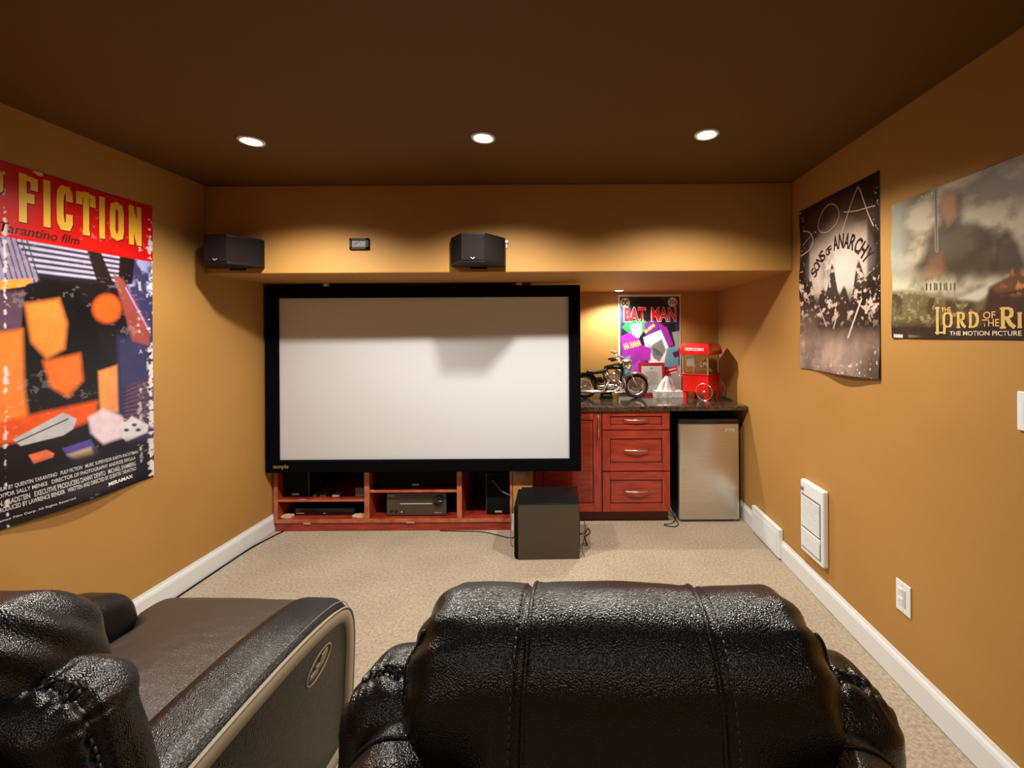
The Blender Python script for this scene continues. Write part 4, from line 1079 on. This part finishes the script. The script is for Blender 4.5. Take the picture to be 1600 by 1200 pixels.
A.poly([(180, 672), (204, 646), (230, 660), (228, 672), (196, 686)], (214, 206, 210), 3)
for x_, y_ in ((196, 668), (208, 660), (214, 668)): A.ell(x_, y_, 4, 2.5, (40, 80, 90), .5)
n2 = vnoise(A.u, A.v, 30, 5); A.c *= (.80 + .4 * n2)[:, None]
A.mix(np.clip((.955 - vz) / .05, 0, 1) * .95, (20, 12, 16))
A.mix(np.clip((vz - 1.845) / .003 + .5, 0, 1), (212, 8, 10))
A.mix(np.clip((vz - 2.08) / .06, 0, 1) * .35, (150, 6, 10))
n3 = vnoise(A.u, A.v, 60, 9, 3); n4 = vnoise(A.u, A.v, 9, 11, 2)
edge = np.clip((A.u - .955) / .03, 0, 1) + .9 * np.exp(-((A.u - .405) / .008) ** 2) + .5 * np.exp(-((A.u - .93) / .012) ** 2)
A.mix(np.clip((n3 * .7 + n4 * .5 + .22 * edge - .82) * 18, 0, 1) * np.clip(edge + .12, 0, 1), (222, 214, 212))
A.poly([(50, 262), (66, 264), (67, 270), (60, 270)], (232, 206, 160), 1)
A.build('crime film poster with yellow title on red band, on left wall', .33)
def lets(sheet, word, boxes, v0, v1, m, tx, ty, out=.0014, shadow=None):
    for ch, (a, b) in zip(word, boxes):
        if shadow: sheet.put(glyph(ch, a + .004, b + .004, v0 - .004, v1 - .004, tx, ty), shadow, 'letter_shadow', out - .0006)
        sheet.put(glyph(ch, a, b, v0, v1, tx, ty), m, 'lettering', out)
fb = [(22, 62), (63, 82), (83, 116), (117, 151), (151, 168), (168, 197), (197, 224)]
fb = [(A.at(a, 300)[0], A.at(b, 300)[0]) for a, b in fb]
lets(A, 'FICTION', fb, 1.916 - A.z0, 2.112 - A.z0, i_yel, .025, .021, shadow=i_dred)
lets(A, 'PULP', [(.040 + k * .0945, .128 + k * .0945) for k in range(4)], 1.925 - A.z0, 2.112 - A.z0, i_yel, .027, .021, shadow=i_dred)
A.text_uv('a Quentin Tarantino film', .17, .656, 1.856 - A.z0, 1.902 - A.z0, i_dred, .012, 0, shear=.2)
cr = ['A BAND APART AND JERSEY FILMS PRODUCTION   A FILM BY QUENTIN TARANTINO   PULP FICTION   MUSIC SUPERVISOR KARYN RACHTMAN',
      'PRODUCTION DESIGNER DAVID WASCO   EDITOR SALLY MENKE   DIRECTOR OF PHOTOGRAPHY ANDRZEJ SEKULA',
      'BOB WEINSTEIN HARVEY WEINSTEIN   RICHARD N. GLADSTEIN   EXECUTIVE PRODUCERS DANNY DEVITO   MICHAEL SHAMBERG',
      'STORIES BY QUENTIN TARANTINO & ROGER AVARY   PRODUCED BY LAWRENCE BENDER   WRITTEN AND DIRECTED BY QUENTIN TARANTINO']
for k, s_ in enumerate(cr):
    z_ = .853 - k * .0265
    A.text_uv(s_, .06, .915 - .012 * (k > 0), z_ - A.z0, z_ + .021 - A.z0, i_lgt, .012)
A.text_uv('MIRAMAX', .76, .885, .745 - A.z0, .762 - A.z0, i_wht, .03)
A.text_uv('© Miramax Film Corp. All Rights Reserved.', .34, .62, .738 - A.z0, .750 - A.z0, i_lgt, .008)

# --- biker drama poster, right wall
def curlB(u, v): return .003 + .035 * np.exp(-(v / .09) ** 2) * np.exp(-((u - .42) / .17) ** 2) + .008 * np.exp(-(u / .04) ** 2) * (.5 + .5 * np.sin(v * 16)) + .0015 * np.sin(u * 12 + v * 5)
Bp = Paper('R', .637, .915, 2.507, 1.245, curlB, 250, 360)
uu, vv = Bp.u / .637, Bp.v / .915
n = vnoise(Bp.u, Bp.v, 12, 21); n2 = vnoise(Bp.u, Bp.v, 40, 22); n3 = vnoise(Bp.u, Bp.v, 90, 23, 3)
Bp.c[:] = srgb((34, 24, 22))
Bp.mix(np.clip(1.3 - np.hypot((uu - .5) / .42, (vv - .80) / .16), 0, 1) * .9 * n, (150, 118, 98))
Bp.mix(np.clip(np.minimum(uu - .13, .89 - uu) / .03, 0, 1) * np.clip((vv - .42) / .05, 0, 1) * np.clip((.80 - vv) / .10, 0, 1) * (.75 + .3 * n), (190, 168, 150))
Bp.mix(np.clip(1.2 - np.hypot((uu - .52) / .38, (vv - .60) / .22), 0, 1) * (.55 + .5 * n), (226, 214, 202))
Bp.mix(np.clip(1.0 - np.hypot((uu - .40) / .13, (vv - .60) / .17), 0, 1) * np.clip(n2 * 2.2 - .5, 0, 1), (120, 98, 84))
dark = np.clip((.50 + .07 * np.sin(uu * 17) + .05 * np.sin(uu * 41 + 1) - vv) / .02, 0, 1) * np.clip((vv - .20 + .08 * (n - .5)) / .05, 0, 1)
Bp.mix(dark * .95, (30, 20, 18))
Bp.mix(dark * np.clip((n2 - .56) * 14, 0, 1) * np.clip((vv - .24) / .1, 0, 1), (196, 172, 154))
Bp.mix(dark * np.clip((.30 - uu) / .1, 0, 1) * np.clip((.40 - vv) / .1, 0, 1) * .7, (98, 78, 70))
Bp.mix(np.clip((.26 - vv) / .10, 0, 1) * np.clip(1.3 * n + .1, 0, 1) * .9, (172, 146, 130))
Bp.mix(np.clip((uu - .78) / .15, 0, 1) * np.clip((.30 - vv) / .2, 0, 1) * .7, (44, 30, 28))
Bp.line([(1326, 530), (1348, 470)], 2.2, (205, 186, 170)); Bp.line([(1303, 515), (1310, 490)], 1.6, (190, 170, 155)); Bp.line([(1282, 485), (1292, 512)], 1.6, (170, 150, 135))
Bp.mix(np.clip((n3 - .72) * 20, 0, 1) * np.clip(1.2 - np.minimum(np.minimum(uu, 1 - uu) * 12, vv * 10), 0, 1), (226, 206, 196))
Bp.build('dark sepia motorcycle gang poster on right wall nearest the soffit', .35)
word = 'SONS OF ANARCHY'; a0, a1 = 152, 31; cy_, cz_, rr = 2.155, 1.648, .222
wts = [1, 1, 1, .9, .5, .62, .62, .5, 1.15, 1.15, 1.15, 1.15, 1.1, 1.15, 1.1]; cum = np.cumsum([0] + wts); cum = cum / cum[-1]
for i, ch in enumerate(word):
    if ch == ' ': continue
    am = a0 + (a1 - a0) * (cum[i] + cum[i + 1]) / 2; hw = .017 if ch in 'OF' and i in (5, 6) else .0205; hh = .040 if i in (5, 6) else (.062 if i < 5 else .074)
    me = text_mesh(ch, 1, .03, extrude=0); n_ = len(me.vertices); co = np.zeros(n_ * 3); me.vertices.foreach_get('co', co); co = co.reshape(-1, 3); lo, hi = co.min(0), co.max(0)
    x = ((co[:, 0] - lo[0]) / (hi[0] - lo[0]) - .5) * 2 * hw; y = (co[:, 1] - lo[1]) / (hi[1] - lo[1]) * hh + rr
    t_ = R(am); cu = -(cy_ - Bp.u0); co[:, 0] = cu + y * math.cos(t_) + x * math.sin(t_); co[:, 1] = (cz_ - Bp.z0) + y * math.sin(t_) - x * math.cos(t_)
    me.vertices.foreach_set('co', co.ravel()); Bp.put(me, i_soa)
def scribble(sheet, pts, w, m, k=5):
    q = [sheet.at(*p) for p in pts]; q = smooth_path([(a, b, 0) for a, b in q], k) if k > 1 else [(a, b, 0) for a, b in q]
    bm = bmesh.new(); prev = None
    for i, p in enumerate(q):
        a = np.array(q[max(0, i - 1)][:2]); b = np.array(q[min(len(q) - 1, i + 1)][:2]); d = b - a; d /= np.linalg.norm(d) + 1e-9; n = np.array((-d[1], d[0])) * w / 2; p = np.array(p[:2])
        c = (bm.verts.new((*(p + n), 0)), bm.verts.new((*(p - n), 0)))
        if prev: bm.faces.new((prev[0], c[0], c[1], prev[1]))
        prev = c
    me = bpy.data.meshes.new('scribble'); bm.to_mesh(me); bm.free(); return sheet.put(me, m, 'scrawled_letter', .0016)
scribble(Bp, [(1257, 363), (1266, 365), (1271, 372), (1272, 380), (1268, 390), (1261, 397), (1253, 402)], .006, i_scr)
scribble(Bp, [(1256, 386), (1264, 376), (1273, 366)], .003, i_scr)
scribble(Bp, [(1275, 364), (1277, 366)], .006, i_scr, 1)
scribble(Bp, [(1281, 360), (1281, 350), (1286, 337), (1292, 327), (1301, 321), (1310, 325), (1314, 336), (1311, 348), (1304, 358), (1294, 365), (1285, 365), (1281, 360)], .0045, i_scr)
scribble(Bp, [(1317, 369), (1323, 350), (1330, 328), (1337, 308), (1343, 294), (1346, 299), (1353, 320), (1360, 340), (1367, 356)], .006, i_scr, 1)
scribble(Bp, [(1321, 334), (1340, 332), (1354, 328), (1370, 324)], .005, i_scr)

# --- fantasy film poster, right wall (runs out of the frame)
def curlC(u, v): return .003 + .006 * np.exp(-(u / .03) ** 2) * (.5 + .5 * np.sin(v * 22)) + .001 * np.sin(u * 10)
Cp = Paper('R', .865, .558, 1.798, 1.427, curlC, 330, 220)
X_, Y_ = Cp.X, Cp.Yp; uu, vv = Cp.u / .865, Cp.v / .558
n = vnoise(Cp.u, Cp.v * 1.8, 7, 31, 5); n2 = vnoise(Cp.u, Cp.v, 26, 32, 4); n3 = vnoise(Cp.u, Cp.v, 60, 33, 3)
Cp.c[:] = srgb((118, 104, 84))
Cp.mix(np.clip((n - .38) * 4, 0, 1) * np.clip((vv - .45) / .2 + .3, 0, 1), (196, 184, 158))
Cp.mix(np.clip((.16 - uu) / .12, 0, 1) * .7, (176, 178, 162))
Cp.mix(np.clip(1.2 - np.hypot((uu - .62) / .30, (vv - .86) / .16), 0, 1) * np.clip(n * 2 - .5, 0, 1) * .6, (96, 78, 66))
# soft dark hill-like masses, no figures
Cp.poly([(1440, 420), (1452, 372), (1470, 352), (1478, 300), (1500, 300), (1508, 350), (1530, 350), (1556, 372), (1560, 430), (1500, 440)], (58, 44, 36), 14, .85)
Cp.poly([(1470, 330), (1480, 304), (1496, 304), (1498, 340), (1484, 356)], (176, 128, 96), 10, .8)
Cp.poly([(1550, 430), (1558, 376), (1576, 362), (1590, 380), (1604, 420), (1580, 450)], (46, 34, 30), 10, .8)
Cp.poly([(1444, 452), (1452, 412), (1474, 396), (1480, 424), (1466, 452)], (140, 96, 66), 10, .7)
Cp.line([(1465, 300), (1466, 395)], 5, (150, 140, 130), 2); Cp.line([(1465, 300), (1466, 395)], 1.4, (58, 50, 46), 1)
Cp.mix(np.exp(-((Y_ - 452) / 16) ** 2) * np.clip(n2 * 2 - .3, 0, 1) * .9, (206, 200, 168))
low = np.clip((Y_ - 462 - 8 * np.sin(X_ * .03)) / 10, 0, 1)
Cp.mix(low * .9, (104, 96, 58)); Cp.mix(low * np.clip((n2 - .45) * 6, 0, 1) * .8, (66, 48, 32)); Cp.mix(low * np.clip((n3 - .60) * 8, 0, 1) * .5, (190, 172, 124))
Cp.poly([(1500, 470), (1545, 450), (1548, 462), (1530, 474)], (214, 208, 186), 6, .8)
Cp.poly([(1536, 500), (1546, 455), (1575, 438), (1610, 420), (1700, 400), (1700, 560), (1536, 560)], (72, 46, 38), 6)
Cp.poly([(1548, 452), (1580, 436), (1620, 412), (1700, 400), (1700, 470), (1600, 456), (1560, 462)], (112, 74, 48), 6)
Cp.mix(np.clip((X_ - 1560) / 20, 0, 1) * np.clip((n3 - .5) * 8, 0, 1) * np.clip((470 - Y_) / 20, 0, 1) * np.clip((Y_ - 420) / 20, 0, 1), (206, 140, 84))
Cp.mix(np.clip((Y_ - 500) / 16, 0, 1) * .93, (44, 28, 26))
for k in range(9):
    x_ = 1450 + k * 5.2 + (k % 3); Cp.line([(x_, 446 + (k % 2)), (x_, 456)], 2.2, (60, 52, 38), 1)
Cp.mix(np.clip((n3 - .80) * 20, 0, 1) * np.clip((vv - .93) / .04, 0, 1), (240, 232, 214))
Cp.poly([(1399, 525), (1412, 526), (1412, 531), (1399, 530)], (214, 208, 204), 1)
Cp.poly([(1421, 526), (1442, 529), (1421, 531)], (120, 100, 92), 1)
Cp.build('wide misty fantasy film poster on right wall at the frame edge', .35)
def one(ch, a, b, y0, y1, tx, ty):
    (u0, v1), (_, v0) = Cp.at(a, y0), Cp.at(a, y1); Cp.put(glyph(ch, u0, Cp.at(b, y0)[0], v0, v1, tx, ty), i_gold, 'lettering', .0014)
one('L', 1461, 1482, 483, 526, .011, .006)
for ch, a, b in (('O', 1472, 1494), ('R', 1494, 1513), ('D', 1512, 1534)): one(ch, a, b, 491, 516, .010, .005)
Cp.text('THE', (1473, 1488, 484, 491), i_gold, .02); Cp.text('OF', (1538, 1557, 491, 502), i_gold, .01); Cp.text('THE', (1536, 1563, 503, 514), i_gold, .01)
uR = [Cp.at(1560, 500)[0], Cp.at(1586, 500)[0]]
vb, vt = Cp.at(1561, 517)[1], Cp.at(1561, 484)[1]
Cp.put(glyph('R', uR[0], uR[1] + .01, vb, vt, .012, .006), i_gold, 'lettering', .0014)
x = uR[1] + .004
for ch, w_ in (('I', .026), ('N', .062), ('G', .058), ('S', .042)):
    Cp.put(glyph(ch, x, x + w_, vb, vb + (vt - vb) * .72, .011, .005), i_gold, 'lettering', .0014); x += w_ + .002
(ua, va), (ub, vb2) = Cp.at(1486, 527), Cp.at(1598, 527)
Cp.text_uv('THE MOTION PICTURE', ua, ub, va - .001, va + .014, i_cream, .01)
Cp.text_uv('TRILOGY', ub + .012, ub + .10, va - .001, va + .014, i_cream, .01)

# --- comic cover poster, back wall of the alcove
def curlD(u, v): return .003 + .010 * np.exp(-(v / .2) ** 2) + .0008 * np.sin(u * 20)
Dp = Paper('B', .565, .885, .460, .918, curlD, 190, 300)
X_, Y_ = Dp.X, Dp.Yp; n = vnoise(Dp.u, Dp.v, 16, 41)
Dp.c[:] = srgb((228, 224, 218))
def dp(pts, c, soft=.8, a=1): Dp.poly(pts, c, soft, a)
dp([(968.5, 464), (1062, 464), (1062, 608), (968.5, 608)], (48, 56, 82))
dp([(985, 476), (1000, 466), (1030, 466), (1044, 476), (1040, 506), (990, 506)], (14, 13, 18), 3)
dp([(972, 506), (1054, 506), (1060, 540), (1050, 560), (970, 540)], (24, 20, 30), 3)
dp([(972, 512), (978, 505), (1002, 498), (1014, 506), (1002, 524), (986, 524)], (40, 150, 78), 2)
dp([(984, 508), (1002, 506), (1003, 520), (998, 529), (990, 526)], (224, 236, 226), 1.5)
dp([(970, 526), (984, 520), (1000, 532), (1010, 560), (990, 590), (972, 560)], (150, 40, 158), 2)
dp([(1006, 506), (1020, 500), (1036, 508), (1020, 524), (1008, 524)], (110, 40, 120), 2)
dp([(1028, 506), (1042, 512), (1052, 540), (1040, 545)], (146, 44, 160), 2)
dp([(1005, 528), (1032, 516), (1050, 556), (1034, 582), (1014, 570)], (232, 232, 236), 1)
dp([(1018, 540), (1034, 530), (1040, 548), (1030, 566), (1020, 560)], (120, 122, 124), 2)
for k in range(6): Dp.line([(1012 + k * 3, 538 + k * 2), (1020 + k * 3, 556)], 1, (40, 40, 44), 1)
dp([(1004, 540), (1018, 545), (1016, 565), (1002, 562)], (158, 44, 168), 2)
dp([(1042, 545), (1060, 540), (1060, 575), (1036, 574)], (108, 152, 178), 2)
dp([(1050, 552), (1062, 548), (1060, 558), (1054, 560)], (78, 26, 90), 1)
dp([(974, 560), (984, 556), (984, 580), (976, 586)], (96, 160, 176), 2)
dp([(984, 575), (1000, 562), (1000, 585), (984, 590)], (168, 70, 200), 2)
dp([(1040, 578), (1062, 572), (1062, 608), (1036, 608)], (170, 172, 168), 1)
dp([(1050, 520), (1062, 518), (1062, 545), (1056, 545)], (150, 156, 154), 2)
for cx_, cy_ in ((977, 473.5), (1051, 473)): Dp.ell(cx_, cy_, 8.2, 8.2, (20, 18, 16), .12); Dp.ell(cx_, cy_, 7.4, 7.4, (238, 222, 182), .12)
dp([(1038, 577), (1057, 572), (1059, 583), (1041, 588)], (214, 26, 40), .8)
Dp.line([(1041, 580), (1055, 576.5)], 1.6, (240, 232, 230), .8); Dp.line([(1044, 585), (1057, 581.5)], 1.6, (240, 232, 230), .8)
Dp.c *= (.90 + .2 * n)[:, None]
Dp.build('comic cover poster with red title on the alcove back wall', .4)
for m_, o_, out in ((i_wht, .045, .0010), (i_red, .016, .0018)):
    e = .8 if o_ > .03 else 0
    for s_, a, b in (('BAT', 975.5, 1008.5), ('MAN', 1018, 1056)):
        Dp.text(s_, (a - e, b + e, 481 - e, 503 + e), m_, o_ if e or s_ == 'MAN' else .04, 0, out=out)
Dp.text('DC', (972, 982, 469, 478.5), i_blk, .04); Dp.text('20¢', (1045, 1057, 469, 477.5), i_blk, .012)
(u_, v_) = Dp.at(976, 547); Dp.text_uv('HA HAHA', u_, u_ + .155, v_, v_ + .055, i_hy, .02, 14)
(u_, v_) = Dp.at(1009, 522); Dp.text_uv('HA HAHA', u_, u_ + .115, v_, v_ + .032, i_hy, .02, 38)
(u_, v_) = Dp.at(1022, 525)
